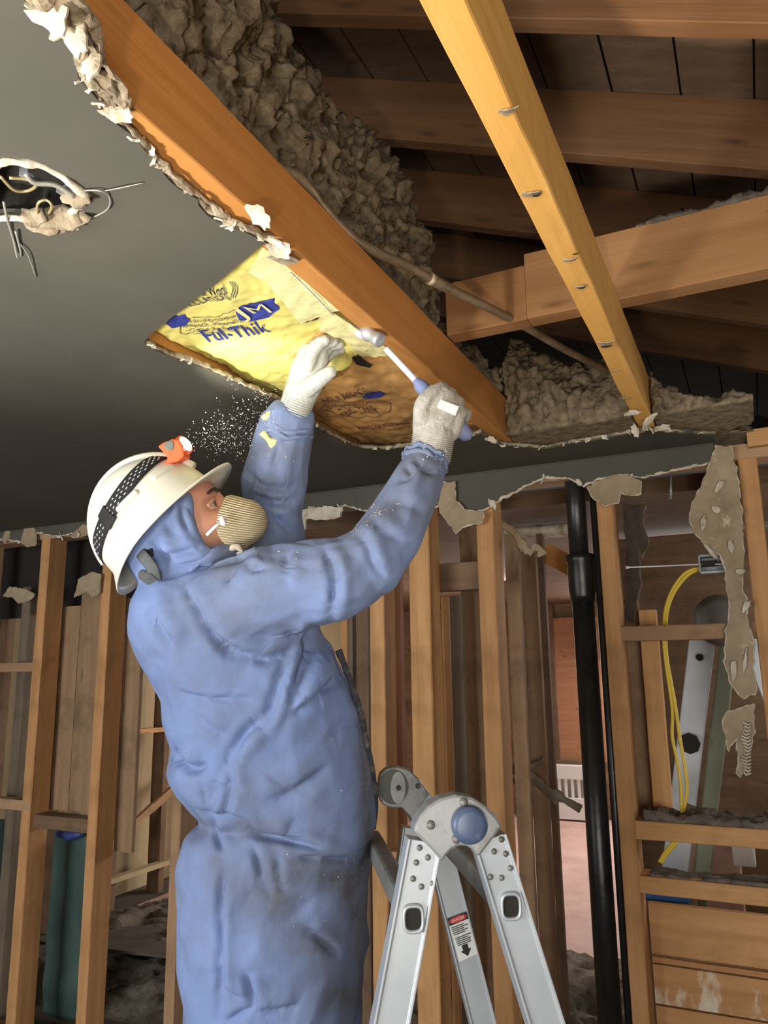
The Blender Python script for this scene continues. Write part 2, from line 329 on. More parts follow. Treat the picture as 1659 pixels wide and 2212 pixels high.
def flake(mb, c, ax, ay, seed=0, thick=.004, curl=.15, n=14, mi=0):
    """irregular torn chip: outline spanned by ax, ay, slightly curled, with thickness"""
    c = Vector(c); ax = Vector(ax); ay = Vector(ay); nn = ax.cross(ay).normalized(); rnd = random.Random(seed); ring = []; mid = []
    for j in range(n):
        an = 2 * math.pi * j / n; k = .72 + .5 * rnd.random(); u, v = math.cos(an) * k, math.sin(an) * k
        ring.append(c + ax * u + ay * v + nn * (curl * (u * u - .4 * v * v) * ax.length)); mid.append(c + ax * u * .5 + ay * v * .5 + nn * curl * .2 * u * u * ax.length)
    vs = ring + mid + [c]; o = len(vs); vs = vs + [p - nn * thick for p in vs]; fs = []
    for j in range(n):
        k = (j + 1) % n
        for q in (0, o): fs += [(q + j, q + k, q + n + k, q + n + j), (q + n + j, q + n + k, q + 2 * n)]
        fs.append((j, k, o + k, o + j))
    mb.add(vs, fs, mi)
def poly_sheet(loops, z, thick):
    """flat XY sheet with holes, from z up to z+thick"""
    cu = bpy.data.curves.new('c', 'CURVE'); cu.dimensions = '2D'; cu.fill_mode = 'BOTH'; cu.extrude = thick / 2
    for L in loops:
        sp = cu.splines.new('POLY'); sp.points.add(len(L) - 1); sp.use_cyclic_u = True
        for p, q in zip(sp.points, L): p.co = (q[0], q[1], 0, 1)
    o = bpy.data.objects.new('c', cu); COL.objects.link(o); dg = bpy.context.evaluated_depsgraph_get(); dg.update()
    me = bpy.data.meshes.new_from_object(o.evaluated_get(dg)); bpy.data.objects.remove(o); me.transform(Matrix.Translation((0, 0, z + thick / 2)))
    me.materials.clear(); return me
def text_mb(mb, s, o, bx, by, width, height, lift=0, mi=0, conform=None, shear=0, bold=0):
    """lettering laid with its lower left corner at o, along bx and by"""
    cu = bpy.data.curves.new('t', 'FONT'); cu.body = s; cu.extrude = 0.0; cu.resolution_u = 3; cu.shear = shear; cu.offset = bold
    ob = bpy.data.objects.new('t', cu); COL.objects.link(ob); dg = bpy.context.evaluated_depsgraph_get(); dg.update()
    me = bpy.data.meshes.new_from_object(ob.evaluated_get(dg)); bpy.data.objects.remove(ob)
    bm = bmesh.new(); bm.from_mesh(me); bmesh.ops.triangulate(bm, faces=bm.faces)
    co = [v.co.copy() for v in bm.verts]; x0 = min(c.x for c in co); x1 = max(c.x for c in co); y0 = min(c.y for c in co); y1 = max(c.y for c in co)
    bm.verts.index_update(); fs = [tuple(v.index for v in f.verts) for f in bm.faces]; bm.free()
    bx = Vector(bx).normalized(); by = Vector(by); by = (by - bx * by.dot(bx)).normalized(); nn = bx.cross(by); P = []
    for c in co:
        p = Vector(o) + bx * ((c.x - x0) / (x1 - x0) * width) + by * ((c.y - y0) / max(1e-6, y1 - y0) * height)
        P.append(conform(p) if conform else p + nn * lift)
    mb.add(P, fs, mi)
def blob_stuff(name, mat, label, cat, x0, x1, y0, y1, base, top, seed=0, res=.009, amp=.03, sc=26, vox=0):
    """lumpy fibrous mass: a closed height field with strong noise; top(x,y) gives the height above base"""
    nx, ny = max(4, int((x1 - x0) / res)), max(4, int((y1 - y0) / res)); vs = []; fs = []
    for i in range(nx + 1):
        for j in range(ny + 1):
            x = x0 + (x1 - x0) * i / nx; y = y0 + (y1 - y0) * j / ny; h = top(x, y)
            p = Vector((x, y, base + h)); k = min(1, h / .03)
            d = Vector((nz(p, sc, seed), nz(p, sc, seed + 1), fbm(p, sc, seed + 2, 5))) * amp * k + Vector((nz(p, sc * 3.3, seed + 4), nz(p, sc * 3.3, seed + 5), nz(p, sc * 3.3, seed + 6))) * amp * .35 * k
            vs.append(p + d if h > .001 else p)
    n = len(vs); vs += [Vector((v.x, v.y, base)) for v in vs]; q = ny + 1
    for i in range(nx):
        for j in range(ny): a = i * q + j; fs += [(a, a + q, a + q + 1, a + 1), (n + a, n + a + 1, n + a + q + 1, n + a + q)]
    for i in range(nx):
        for a in (i * q, i * q + ny): fs.append((a, a + q, n + a + q, n + a))
    for j in range(ny):
        for a in (j, nx * q + j): fs.append((a, a + 1, n + a + 1, n + a))
    mb = MB().add(vs, fs)
    if vox:
        me = voxel(mb, vox, 0); co = get_co(me); no = get_no(me)
        d = np.array([fbm(p, 17, seed, 3) * 1.0 + nz(p, 48, seed + 2) * .45 + nz(p, 90, seed + 4) * .38 + nz(p, 190, seed + 3) * .24 for p in co]); cl = np.clip((co[:, 2] - base) / .03, 0, 1)
        lat = np.stack([[nz(p, 60, seed + 5) for p in co], [nz(p, 60, seed + 6) for p in co], [nz(p, 60, seed + 8) for p in co]], 1)
        co = co + (no * d[:, None] * amp + lat * amp * .28) * cl[:, None]; lowz = co[:, 2] < CEIL + .145; co[lowz, 0] = np.clip(co[lowz, 0], x0, x1)
        set_co(me, co); me = evaluated(me, [('SMOOTH', dict(factor=.5, iterations=1))]); co = get_co(me); no = get_no(me)
        fb = MB(); fb.v = [Vector(c) for c in co]; fb.f = [tuple(q.vertices) for q in me.polygons]; fb.mi = [0] * len(fb.f); rr = random.Random(seed)
        for k in range(min(9000, len(co) // 4)):
            v = rr.randrange(len(co))
            if lowz[v]: continue
            p = Vector(co[v]); t = (Vector(no[v]) + Vector((rr.gauss(0, .8), rr.gauss(0, .8), rr.gauss(0, .8)))).normalized() * rr.uniform(.005, .013); q = t.orthogonal().normalized() * .0006; q2 = t.cross(q).normalized() * .0006
            fb.add([p + q, p - q * .5 + q2, p - q * .5 - q2, p + t + q * 6 * rr.uniform(-1, 1)], [(0, 1, 3), (1, 2, 3), (2, 0, 3)])
        o = link(name, fb.mesh(name, False), mat, None, True)
    else: o = mb.build(name, mat, None, True)
    return tag(o, label, cat, None, 'stuff')
def interp(x, xs, ys): return float(np.interp(x, xs, ys))

# ================================================================== SETTING
structure(MB().box((-1.5, 2.6, -.05), (4.5, 5.4, .05)).build('floor', 'floor'))
structure(MB().add([(-3.6, 3.95, 0), (2, 3.95, 0), (2, 7.7, 0), (-3.6, 7.7, 0), (-3.6, 3.95, .006), (2, 3.95, .006), (2, 7.7, .006), (-3.6, 7.7, .006)],
    [(0, 3, 2, 1), (4, 5, 6, 7), (0, 1, 5, 4), (1, 2, 6, 5), (2, 3, 7, 6), (3, 0, 4, 7)]).build('floor_far', 'pink'))
structure(MB().box((-1.5, 7.78, 1.2), (4.5, .06, 1.2)).build('wall_far', 'board_brown'))
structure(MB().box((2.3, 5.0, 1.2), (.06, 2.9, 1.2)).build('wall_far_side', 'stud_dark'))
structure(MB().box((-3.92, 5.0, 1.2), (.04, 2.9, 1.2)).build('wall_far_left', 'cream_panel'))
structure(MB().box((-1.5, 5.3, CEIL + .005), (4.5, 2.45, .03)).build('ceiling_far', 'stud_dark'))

# plasterboard ceiling with its broken opening and the ragged hole of the old light fitting
ed = [(60, 0), (118, 58), (172, 128), (168, 168), (214, 225), (236, 258), (300, 312), (352, 372), (420, 432), (482, 484), (540, 505), (580, 526)]
hole_near = [(566, 530), (470, 610), (395, 668), (345, 705), (312, 738)]
hole_far = [(312, 742), (345, 762), (430, 790), (520, 832), (590, 862), (640, 885), (700, 935), (770, 968), (830, 972), (900, 962), (975, 950), (1040, 937)]
strip = [(1062, 958), (1110, 965), (1180, 970), (1235, 958), (1290, 950), (1345, 940), (1400, 930), (1440, 934), (1500, 938), (1545, 940)]
zc = lambda L: [pz(x, y, CEIL) for x, y in L]
ptop = pz(60, 0, CEIL); 
outer = [Vector((ptop.x - .02, .30, CEIL))] + rough(zc(ed), .010, .012, 1) + rough(zc(hole_near), .0015, .02, 2) + rough(zc(hole_far), .008, .012, 3) + rough(zc(strip), .008, .012, 4) + [Vector((-.055, 2.34, CEIL)), Vector((-3.6, 2.34, CEIL)), Vector((-3.6, -.6, CEIL)), Vector((-.64, -.6, CEIL))]
ringpx = [(-60, 440), (-50, 375), (0, 350), (60, 352), (110, 368), (150, 392), (182, 418), (178, 440), (150, 462), (80, 475), (40, 470), (-20, 470)]
can = rough(zc(ringpx), .004, .01, 6, True)
me = poly_sheet([outer, can], CEIL, .0127)
ceil_o = structure(link('ceiling', me, 'paint'))
mb = MB()
for L, r, sd in ((ed, .0062, 11), (hole_far, .0060, 13), (strip, .0052, 14)):
    crust(mb, [p + Vector((0, 0, .007)) for p in zc(L)], r, sd)
mb.build('torn_edge', 'gyp', ceil_o, True)
mb = MB(); rnd = random.Random(4)
for L, k in ((ed, 26), (hole_far, 22), (strip, 24)):
    P = zc(L)
    for i in range(k):
        j = rnd.randrange(len(P) - 1); p = P[j].lerp(P[j + 1], rnd.random()); s = rnd.uniform(.005, .014)
        a = Vector((rnd.uniform(-1, 1), rnd.uniform(-1, 1), rnd.uniform(-.4, .5))).normalized(); bvec = a.cross(Vector((rnd.uniform(-1, 1), rnd.uniform(-1, 1), rnd.uniform(-1, 1)))).normalized()
        flake(mb, p + Vector((0, 0, .004)), a * s, bvec * s * .6, i + j * 50, .003, .3)
# the bigger loose pieces of broken board seen along the joist and above the wall
for x, y, sx, sy, an in ((110, 30, .030, .020, 40), (160, 75, .034, .016, 55), (190, 130, .026, .018, 60), (255, 247, .026, .011, 10), (560, 470, .026, .014, 40), (590, 520, .03, .006, 30), (605, 540, .026, .014, 15), (1062, 950, .022, .010, 20), (1365, 893, .028, .008, -8), (1400, 912, .034, .012, -50), (1372, 930, .022, .012, 70), (1430, 925, .03, .010, -10)):
    c = pz(x, y, CEIL - .004); a = RT * math.cos(math.radians(an)) - UP * math.sin(math.radians(an)); bb = UP * math.cos(math.radians(an)) + RT * math.sin(math.radians(an))
    flake(mb, c, a * sx * .8, (bb + BK * .4) * sy * .8, int(x + y), .003, .35, 18)
mb.build('torn_plaster', 'gyp_white', ceil_o)
mb = MB()
for dx, r, sd in ((.010, .007, 33), (.022, .008, 34), (.032, .006, 35)): crust(mb, [p + Vector((dx + .004 * math.sin(i * 2.1), 0, .003 + .002 * (sd - 33))) for i, p in enumerate(zc(ed[:6]))], r, sd, 8, 1.2)
for dx, r, sd, a, b in ((.010, .005, 37, 8, 12), (.006, .004, 38, 5, 9)): crust(mb, [p + Vector((dx, 0, .003)) for p in zc(ed[a:b])], r, sd, 8, 1.2)
mb.build('torn_crust', 'gyp', ceil_o)

# old light fitting hole: dark can, bent rim, wires
lf = empty('light_fitting', pz(70, 420, CEIL), 'gutted ceiling light hole with bent rim and loose wires in grey ceiling', 'light fitting')
cc = sum((Vector(p) for p in can), Vector()) / len(can)
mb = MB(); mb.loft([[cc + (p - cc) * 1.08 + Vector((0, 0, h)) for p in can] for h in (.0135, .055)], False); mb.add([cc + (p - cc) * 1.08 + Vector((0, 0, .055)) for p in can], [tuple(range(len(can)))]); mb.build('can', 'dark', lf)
mb = MB(); crust(mb, [cc + (p - cc) * 1.02 - Vector((0, 0, .001)) for p in can] + [cc + (can[0] - cc) * 1.02], .0055, 31); mb.build('rim', 'gyp_white', lf, True)
mb = MB()
for i, (x, y, sx, sy) in enumerate(((125, 470, .034, .016), (90, 482, .026, .016), (160, 470, .022, .014), (70, 468, .02, .012), (165, 428, .018, .012), (110, 495, .022, .006), (150, 488, .018, .006))): flake(mb, pz(x, y, CEIL - .004 - .001 * i), RT * sx, UP * sy + BK * .004, 60 + i, .006, .2)
mb.build('broken_plaster', 'gyp', lf, True)
for L, r, mm in (([(0, 380), (30, 410), (60, 412), (78, 400), (60, 388), (20, 384)], .0022, 'brass'), ([(80, 468), (82, 440), (100, 432), (112, 445), (105, 462)], .002, 'brass'), ([(55, 375), (75, 395), (120, 400), (160, 425)], .0035, 'wire'), ([(8, 436), (15, 470), (30, 520), (38, 555), (45, 545), (34, 500)], .0018, 'wire'), ([(38, 520), (60, 550), (78, 598)], .0012, 'wire'), ([(170, 412), (215, 412), (236, 425), (232, 452), (192, 474)], .0012, 'wire'), ([(215, 414), (260, 406), (310, 395)], .0008, 'wire')):
    MB().tube([Vector(p) for p in crom([pz(x, y, CEIL - .002 - .004 * (i % 2)) for i, (x, y) in enumerate(L)], 6)], r, 6).build('wire', mm, lf, True)
MB().box(pz(58, 372, CEIL + .004), (.008, .005, .006)).build('bracket', 'galv', lf); MB().box(pz(150, 405, CEIL + .004), (.02, .004, .003)).build('bracket', 'galv', lf)

# wall plasterboard left above the stripped studs, with the angle at the ceiling
WY = 2.335
low = [(-60, 1172), (10, 1165), (55, 1170), (72, 1150), (130, 1158), (200, 1142), (300, 1138), (420, 1128), (560, 1120), (640, 1114), (662, 1102), (742, 1092), (790, 1104), (860, 1100), (930, 1092), (960, 1092), (985, 1108), (1040, 1104), (1085, 1074), (1150, 1042), (1182, 1030), (1240, 1036), (1262, 1048), (1290, 1036), (1340, 1022), (1388, 1030), (1440, 1018), (1480, 1008), (1545, 998)]
lowp = rough([py(x, y, WY) for x, y in low], .006, .015, 21)
pts = [Vector((p.x, WY, p.z)) for p in lowp]
mb = MB(); n = len(pts); vs = []
for p in pts: vs += [p, Vector((p.x, WY, CEIL)), p + Vector((0, .0127, 0)), Vector((p.x, WY + .0127, CEIL))]
fs = []
for i in range(n - 1):
    a, b = 4 * i, 4 * i + 4; fs += [(a, b, b + 1, a + 1), (a + 2, a + 3, b + 3, b + 2), (a, a + 2, b + 2, b)]
wall_o = structure(mb.add(vs, fs).build('wall_back', 'paint'))
mb = MB(); crust(mb, [p + Vector((0, .004, 0)) for p in pts], .0050, 22, 8, .9)
rnd = random.Random(9)
for i in range(34):
    p = rnd.choice(pts); s = rnd.uniform(.008, .022); flake(mb, p + Vector((0, -.006, -.004)), Vector((rnd.uniform(-1, 1), rnd.uniform(-.3, .3), rnd.uniform(-1, 1))).normalized() * s, Vector((rnd.uniform(-.4, .4), .1, -1)).normalized() * s * .7, i, .003, .3)
mb.build('torn_edge', 'gyp_white', wall_o, True)
# painted angle bead where wall meets ceiling
MB().tube([(-3.5, WY - .002, CEIL - .002), (-.06, WY - .002, CEIL - .002)], .003, 8).build('corner_bead', 'paint', wall_o)

def remnant(name, px, Y, mat, label, seed, cat='plasterboard', group=None, amp=.006, thick=.010, edge='gyp_white', lean=0):
    P = rough([py(x, y, Y) for x, y in px], amp, .012, seed, True)
    me = poly_sheet([[(p.x, p.z) for p in P]], 0, thick); co = get_co(me); a = np.stack([co[:, 0], Y + co[:, 2] + lean * (CEIL - co[:, 1]), co[:, 1]], 1); set_co(me, a)
    o = link(name, me, mat); tag(o, label, cat, group)
    mb = MB(); L = [Vector((p.x, Y + .004 + lean * (CEIL - p.z), p.z)) for p in P]; crust(mb, L + [L[0]], .0030, seed + 3, 8, 1.1); mb.build('torn_edge', edge, o, True); return o
rm = remnant('plasterboard_strip', [(1500, 1078), (1488, 1118), (1500, 1150), (1522, 1172), (1556, 1200), (1568, 1232), (1572, 1290), (1580, 1330), (1568, 1360), (1567, 1430), (1580, 1478), (1604, 1508), (1632, 1500), (1626, 1452), (1630, 1402), (1616, 1350), (1612, 1292), (1600, 1252), (1606, 1180), (1602, 1100), (1592, 1020), (1580, 968), (1548, 962), (1530, 1012)], 2.325, 'gyp_brown', 'long ragged tan plasterboard strip hanging beside the yellow cable', 41)
for x, y, sx, sy, an in ((1535, 1190, .03, .006, 50), (1555, 1050, .022, .012, -60), (1520, 1130, .008, .024, 10), (1600, 1235, .016, .008, 0), (1585, 1450, .008, .03, 0), (1610, 1430, .005, .034, 5), (1612, 1310, .009, .02, 30), (1580, 1180, .018, .009, 80), (1548, 1100, .014, .010, 20)):
    a = RT * math.cos(math.radians(an)) - UP * math.sin(math.radians(an)); bb = UP * math.cos(math.radians(an)) + RT * math.sin(math.radians(an)); mb = MB(); flake(mb, py(x, y, 2.318), a * sx, bb * sy, int(x), .003, .12); mb.build('plaster_scab', 'gyp_white', rm, True)
rm = remnant('plasterboard_scrap', [(1566, 1545), (1600, 1530), (1630, 1520), (1628, 1580), (1618, 1620), (1610, 1650), (1600, 1680), (1592, 1672), (1598, 1630), (1590, 1592), (1582, 1600), (1575, 1625), (1566, 1590), (1562, 1575)], 2.325, 'gyp_brown', 'small curled plasterboard scrap with wire mesh, hanging lowest beside the far aluminium ladder', 45)
mb = MB()
for i in range(16):
    y = 1560 + i * 7.2; mb.tube([py(1604 + 4 * math.sin(i), y, 2.318), py(1614 + 3 * math.cos(i), y + 6, 2.316), py(1622, y + 2, 2.318)], .0028, 6)
mb.build('mesh_wire', 'gyp_white', rm, True)
remnant('plasterboard_scrap', [(1268, 1052), (1300, 1036), (1345, 1024), (1385, 1040), (1382, 1066), (1360, 1070), (1340, 1062), (1335, 1085), (1305, 1092), (1285, 1080)], 2.318, 'gyp_brown', 'tan scrap of plasterboard clinging above the black soil pipe', 47)
remnant('plasterboard_scrap', [(948, 1042), (982, 1042), (984, 1078), (1000, 1098), (1045, 1108), (1042, 1128), (1000, 1138), (985, 1152), (968, 1130), (950, 1108)], 2.318, 'gyp_brown', 'tan scrap of plasterboard by the raised elbow, over the middle stud', 48)
remnant('plasterboard_scrap', [(640, 1106), (700, 1094), (740, 1098), (735, 1116), (700, 1122), (660, 1120), (655, 1165), (640, 1168)], 2.318, 'gyp_white', 'white scrap of plasterboard between the two raised arms', 49)
for i, (L, lab) in enumerate((([(44, 1172), (52, 1142), (74, 1138), (78, 1160), (76, 1178), (56, 1180)], 'grey torn paper tab under the ceiling, left of the tall leftmost stud'), ([(4, 1168), (14, 1133), (20, 1140), (20, 1160), (10, 1172)], 'narrow pointed paper tab at the left edge under the dark ceiling'), ([(150, 1158), (180, 1132), (200, 1140), (196, 1152), (165, 1162)], 'grey paper tab curling beside the white helmet'), ([(6, 1288), (20, 1268), (52, 1272), (74, 1284), (70, 1292), (58, 1296), (40, 1304), (26, 1290)], 'cream torn paper scrap lower down left of the leftmost stud'), ([(170, 1250), (196, 1236), (218, 1240), (214, 1278), (200, 1290), (186, 1276), (160, 1290)], 'grey torn paper tab at the head of the second stud'))):
    remnant('torn_paper', L, 2.33, 'gyp_brown', lab, 60 + i, 'paper scrap', amp=.002, thick=.004, edge='gyp')

# ================================================================== ATTIC
zb = CEIL + .0135; zt = CEIL + .137
def joist(x0, x1, Y0, Y1, mat, label): return lumber('ceiling_joist', ((x0 + x1) / 2, Y0, (zb + zt) / 2), ((x0 + x1) / 2, Y1, (zb + zt) / 2), x1 - x0, zt - zb, (1, 0, 0), mat, label, 'joist', 'ceiling joists', wob=.002)
j1 = joist(-.626, -.585, .20, 2.46, 'joist', 'wide orange joist running over the worker beside the broken ceiling')
j2 = joist(-.236, -.194, .20, 2.46, 'joist_pale', 'pale yellow nail-scarred joist crossing the open attic')
lumber('ceiling_joist', (-1.012, .2, (zb + zt) / 2), (-1.058, 2.46, (zb + zt) / 2), .04, zt - zb, (1, 0, 0), 'joist', 'half hidden joist on the far side of the yellow paper insulation', 'joist', 'ceiling joists')
def on_joist(name, mat, x, y, s1, seed, dz, th):
    mb = MB(); flake(mb, pz(x, y, zb - dz), Vector((s1, s1 * .35, .001)), Vector((-s1 * .25, s1 * .5, .001)), seed, th, .2)
    o = mb.build(name, mat); mwo = o.matrix_world.copy(); o.matrix_world = Matrix.Translation(o.location); w0 = Matrix.Translation(o.location); o.parent = j2; o.matrix_parent_inverse = j2.matrix_world.inverted()
for x, y, q in ((1098, 238, .010), (1150, 418, .014), (1232, 560, .011), (1255, 618, .011), (1310, 740, .017), (1330, 800, .010), (1355, 860, .012)): on_joist('nail_tear', 'gyp_brown', x, y, q, int(x), .0015, .002)
for x, y, q in ((1160, 422, .006), (1258, 622, .006), (1312, 748, .011), (1245, 548, .005)): on_joist('nail_hole', 'hole', x, y, q, int(x) + 3, .0035, .001)
b1 = lumber('cross_beam', (-.392, 1.605, zt + .08), (.75, 1.605, zt + .08), .158, .05, (0, 0, 1), 'beam', 'heavy cross beam lying over the pale joist at right', 'beam', 'cross beams over the joists')
lumber('cross_beam', (-.585, 1.61, zt + .068), (-.394, 1.61, zt + .068), .132, .05, (0, 0, 1), 'beam', 'short cross beam butting between the orange joist and the pale joist', 'beam', 'cross beams over the joists')
blob_stuff('plaster_crust', 'rubble', 'lumpy grey plaster crust along the top of the heavy cross beam', 'plaster crumbs', -.15, .4, 1.582, 1.63, zt + .155, lambda x, y: max(0, .014 + .022 * fbm((x, y, 0), 16, 5)), 51, .005, .016, 46)
# rafters and roof boarding; the roof falls to the right
sl = .34; ax = Vector((1, .135, -sl)); rb = lambda X: CZ + 1.1 - sl * X
labs = ['dark roof rafter directly overhead at the top edge', 'roof rafter with a pale lit underside near the top', 'broad brown roof rafter crossing behind the pale joist', 'dim roof rafter just above the cross beam', 'dim roof rafter deep in the attic behind the cross beam', 'deepest roof rafter low above the wall']
for k in range(6):
    Y = 1.29 + .435 * (k - 1) + (0 if k < 2 else -.0)
    a = Vector((-2.6, Y + .135 * -2.6, rb(-2.6) + .085)); e = Vector((1.1, Y + .135 * 1.1, rb(1.1) + .085))
    lumber('roof_rafter', a, e, .168, .038, (0, 0, 1), 'rafter', labs[k], 'rafter', 'roof rafters')
mb = MB(); rnd = random.Random(12); X = -2.7
while X < 1.15:
    wd = .148; hz = rnd.uniform(0, .006)
    c = [(x, y + .135 * x, rb(x) + .171 + hz) for x, y in ((X + .0025, -.6), (X + wd - .0025, -.6), (X + wd - .0025, 4.2), (X + .0025, 4.2))]
    mb.add(c + [(p[0], p[1], p[2] + .02) for p in c], [(0, 1, 2, 3), (4, 7, 6, 5), (0, 4, 5, 1), (1, 5, 6, 2), (2, 6, 7, 3), (3, 7, 4, 0)]); X += wd
roof = structure(mb.build('ceiling_roof_boarding', 'deck'))
mb = MB(); c = [(x, y, rb(x) + .205) for x, y in ((-2.8, -.8), (1.3, -.8), (1.3, 4.6), (-2.8, 4.6))]; mb.add(c + [(p[0], p[1], p[2] + .02) for p in c], [(0, 1, 2, 3), (4, 7, 6, 5), (0, 4, 5, 1), (1, 5, 6, 2), (2, 6, 7, 3), (3, 7, 4, 0)]); mb.build('roof_felt', 'dark', roof)

# loose rock wool over the batts, left of the orange joist, and by the wall plate
sil = [(505, -60), (520, 0), (526, 120), (520, 180), (545, 225), (600, 250), (640, 285), (690, 282), (745, 283), (800, 335), (850, 400), (838, 440), (842, 480), (800, 545), (860, 560)]
SP = [pxx(x, y, -.70) for x, y in sil]
ys = [p.y for p in SP]; zs = [p.z for p in SP]
order = np.argsort(ys); ys = [ys[i] for i in order]; zs = [zs[i] for i in order]
yk = [.2, .9, 1.0, 1.10, 1.20, 1.32, 1.44, 1.52, 1.60, 1.70, 1.95, 2.3]
def hk(x, y):
    h = interp(y, [.2, .80, .90, 1.00, 1.12, 1.22, 1.32, 1.45, 1.55, 1.60, 1.66, 1.80, 2.0, 2.35], [.62, .60, .54, .46, .43, .43, .48, .52, .50, .40, .20, .19, .19, .15])
    edge = min(1, max(0, (-.612 - x) / .06)) * min(1, max(0, (x + .97) / .05)); return .10 + (h - .10) * edge ** .7
blob_stuff('rock_wool', 'wool', 'brown fluffy rock wool heaped behind the wide orange joist', 'insulation', -.972, -.628, .25, 2.38, CEIL + .066, hk, 3, .010, .034, 20, .0065)
blob_stuff('rock_wool', 'wool', 'low heap of rock wool lying on the wall plate between the two joists', 'insulation', -.583, -.24, 2.02, 2.52, CEIL + .015, lambda x, y: .10 + .10 * min(1, (y - 2.02) / .1) + .12 * max(0, (-.42 - x) / .15), 7, .010, .026, 20, .0065)
blob_stuff('rock_wool', 'wool', 'crumbs of rock wool strewn right of the pale joist along the ceiling edge', 'insulation', -.19, .05, 2.03, 2.5, CEIL + .015, lambda x, y: max(.0, .020 + .035 * fbm((x, y, 0), 11, 3) + .09 * max(0, (-.06 - x) / .13)), 9, .008, .020, 22, .006)

# copper pipe over the joists
cp = empty('copper_pipe', pz(760, 510, CEIL + .15), 'aged copper water pipe bending over the orange joist', 'pipe')
P = [Vector((-.655, .83, CEIL + .150))] + [pz(x, y, CEIL + .149) for x, y in ((640, 382), (700, 450), (760, 512), (820, 548), (880, 575), (945, 610), (1000, 638), (1110, 692), (1230, 760), (1325, 806))]
MB().tube([Vector(p) for p in crom(P, 6)], .0095, 12).build('tube', 'copper', cp, True)
d = (P[7] - P[6]).normalized()
MB().tube([P[6] - d * .02, P[6] + d * .035], .0122, 12).build('coupling', 'copper', cp, True, .001)
MB().tube([P[6] - d * .026, P[6] - d * .012], .0130, 12).build('solder_ring', 'solder', cp, True)

# ---- insulation batts seen through the opening
def paper_z(x, y, seed=1): 
    return CEIL + .034 + .006 * fbm((x, y, 0), 8, seed) + .0035 * abs(nz((x * 2.2 + y * .8, y - x, 0), 22, seed + 3)) * 2 + .004 * nz((x, y, 0), 26, seed + 6)
def sheet(name, mat, x0, x1, y0f, y1f, zf, parent, res=.006, sub='x'):
    nx = int((x1 - x0) / res); ny = 120; vs = []; fs = []
    for i in range(nx + 1):
        x = x0 + (x1 - x0) * i / nx; a, b = y0f(x), y1f(x)
        for j in range(ny + 1): y = a + (b - a) * j / ny; vs.append(Vector((x, y, zf(x, y))))
    q = ny + 1; n = len(vs); vs += [v + Vector((0, 0, .0012)) for v in vs]
    for i in range(nx):
        for j in range(ny): a = i * q + j; fs += [(a, a + 1, a + q + 1, a + q), (n + a, n + a + q, n + a + q + 1, n + a + 1)]
    for i in range(nx):
        for a in (i * q, i * q + ny): fs.append((a, a + q, n + a + q, n + a))
    return MB().add(vs, fs).build(name, mat, parent, True)
ib1 = empty('insulation_batt', (-.8, 1.1, CEIL + .03), 'insulation batt in bright yellow printed paper above the raised gloved hand', 'insulation', 'paper faced batts between the joists')
e1 = lambda x: 1.40 - (x + .78) * .75 + .022 * fbm((x, 0, 0), 22, 3)
sheet('paper_facing', 'paper', -1.008, -.629, lambda x: .80, e1, lambda x, y: paper_z(x, y) - .02 * max(0, 1 - abs(y - e1(x)) / .07), ib1)
MB().box((-.80, 1.10, CEIL + .058), (.168, .30, .006)).build('batt_core', 'wool', ib1)
ib2 = empty('insulation_batt', (-.8, 1.9, CEIL + .03), 'insulation batt in brown printed kraft paper behind the hammer hand', 'insulation', 'paper faced batts between the joists')
sheet('paper_facing', 'kraft', -1.012, -.629, lambda x: 1.27 - (x + .78) * .5 + .015 * nz((x, 0, 0), 30, 3), lambda x: 2.30, lambda x, y: paper_z(x, y, 5) + .004, ib2)
MB().box((-.80, 1.86, CEIL + .060), (.168, .44, .006)).build('batt_core', 'wool', ib2)
cf1 = lambda p: Vector((p.x, p.y, paper_z(p.x, p.y) - .0022))
cf2 = lambda p: Vector((p.x, p.y, paper_z(p.x, p.y, 5) + .0018))
zp = CEIL + .034
def printed(mb, s, a, bpt, hp, conform, mi=0, shear=0, bold=0):
    """lettering between two photograph points of its baseline, hp = top of the first letter"""
    A, B, H = (pz(q[0], q[1], zp) for q in (a, bpt, hp)); bx = B - A; by = H - A; by2 = by - bx * (by.dot(bx) / bx.dot(bx)); text_mb(mb, s, A, bx, by, bx.length, by2.length, 0, mi, conform, shear, bold)
def band(mb, px, conform, mi=0):
    P = [pz(x, y, zp) for x, y in px]; n = len(P); c = sum(P, Vector()) / n; vs = []; fs = []; R = 5
    for r in range(R + 1):
        for p in P: vs.append(conform(c.lerp(p, r / R)))
    for r in range(R):
        for j in range(n): k = (j + 1) % n; fs.append((r * n + j, r * n + k, (r + 1) * n + k, (r + 1) * n + j))
    mb.add(vs, fs, mi)
def line(mb, px, wd, conform, mi=0):
    P = [Vector(p) for p in crom([pz(x, y, zp) for x, y in px], 8)]; vs = []; fs = []
    for i, p in enumerate(P):
        t = (P[min(i + 1, len(P) - 1)] - P[max(i - 1, 0)]).normalized(); s = Vector((-t.y, t.x, 0)) * wd; vs += [conform(p + s), conform(p - s)]
    fs = [(2 * i, 2 * i + 1, 2 * i + 3, 2 * i + 2) for i in range(len(P) - 1)]; mb.add(vs, fs, mi)
mb = MB()
printed(mb, 'Rock Wool', (418, 640), (495, 632), (414, 622), cf1, 1, .25)
printed(mb, 'INSULATION', (400, 664), (500, 645), (397, 650), cf1, 1)
printed(mb, 'YEAR ROUND COMFORT', (392, 702), (520, 687), (391.5, 696), cf1, 1)
printed(mb, 'FIREPROOF - PERMANENT', (397, 711), (530, 696), (396.5, 705), cf1, 1)
printed(mb, '- CUTS FUEL BILLS -', (404, 720), (520, 707), (403.5, 714), cf1, 1)
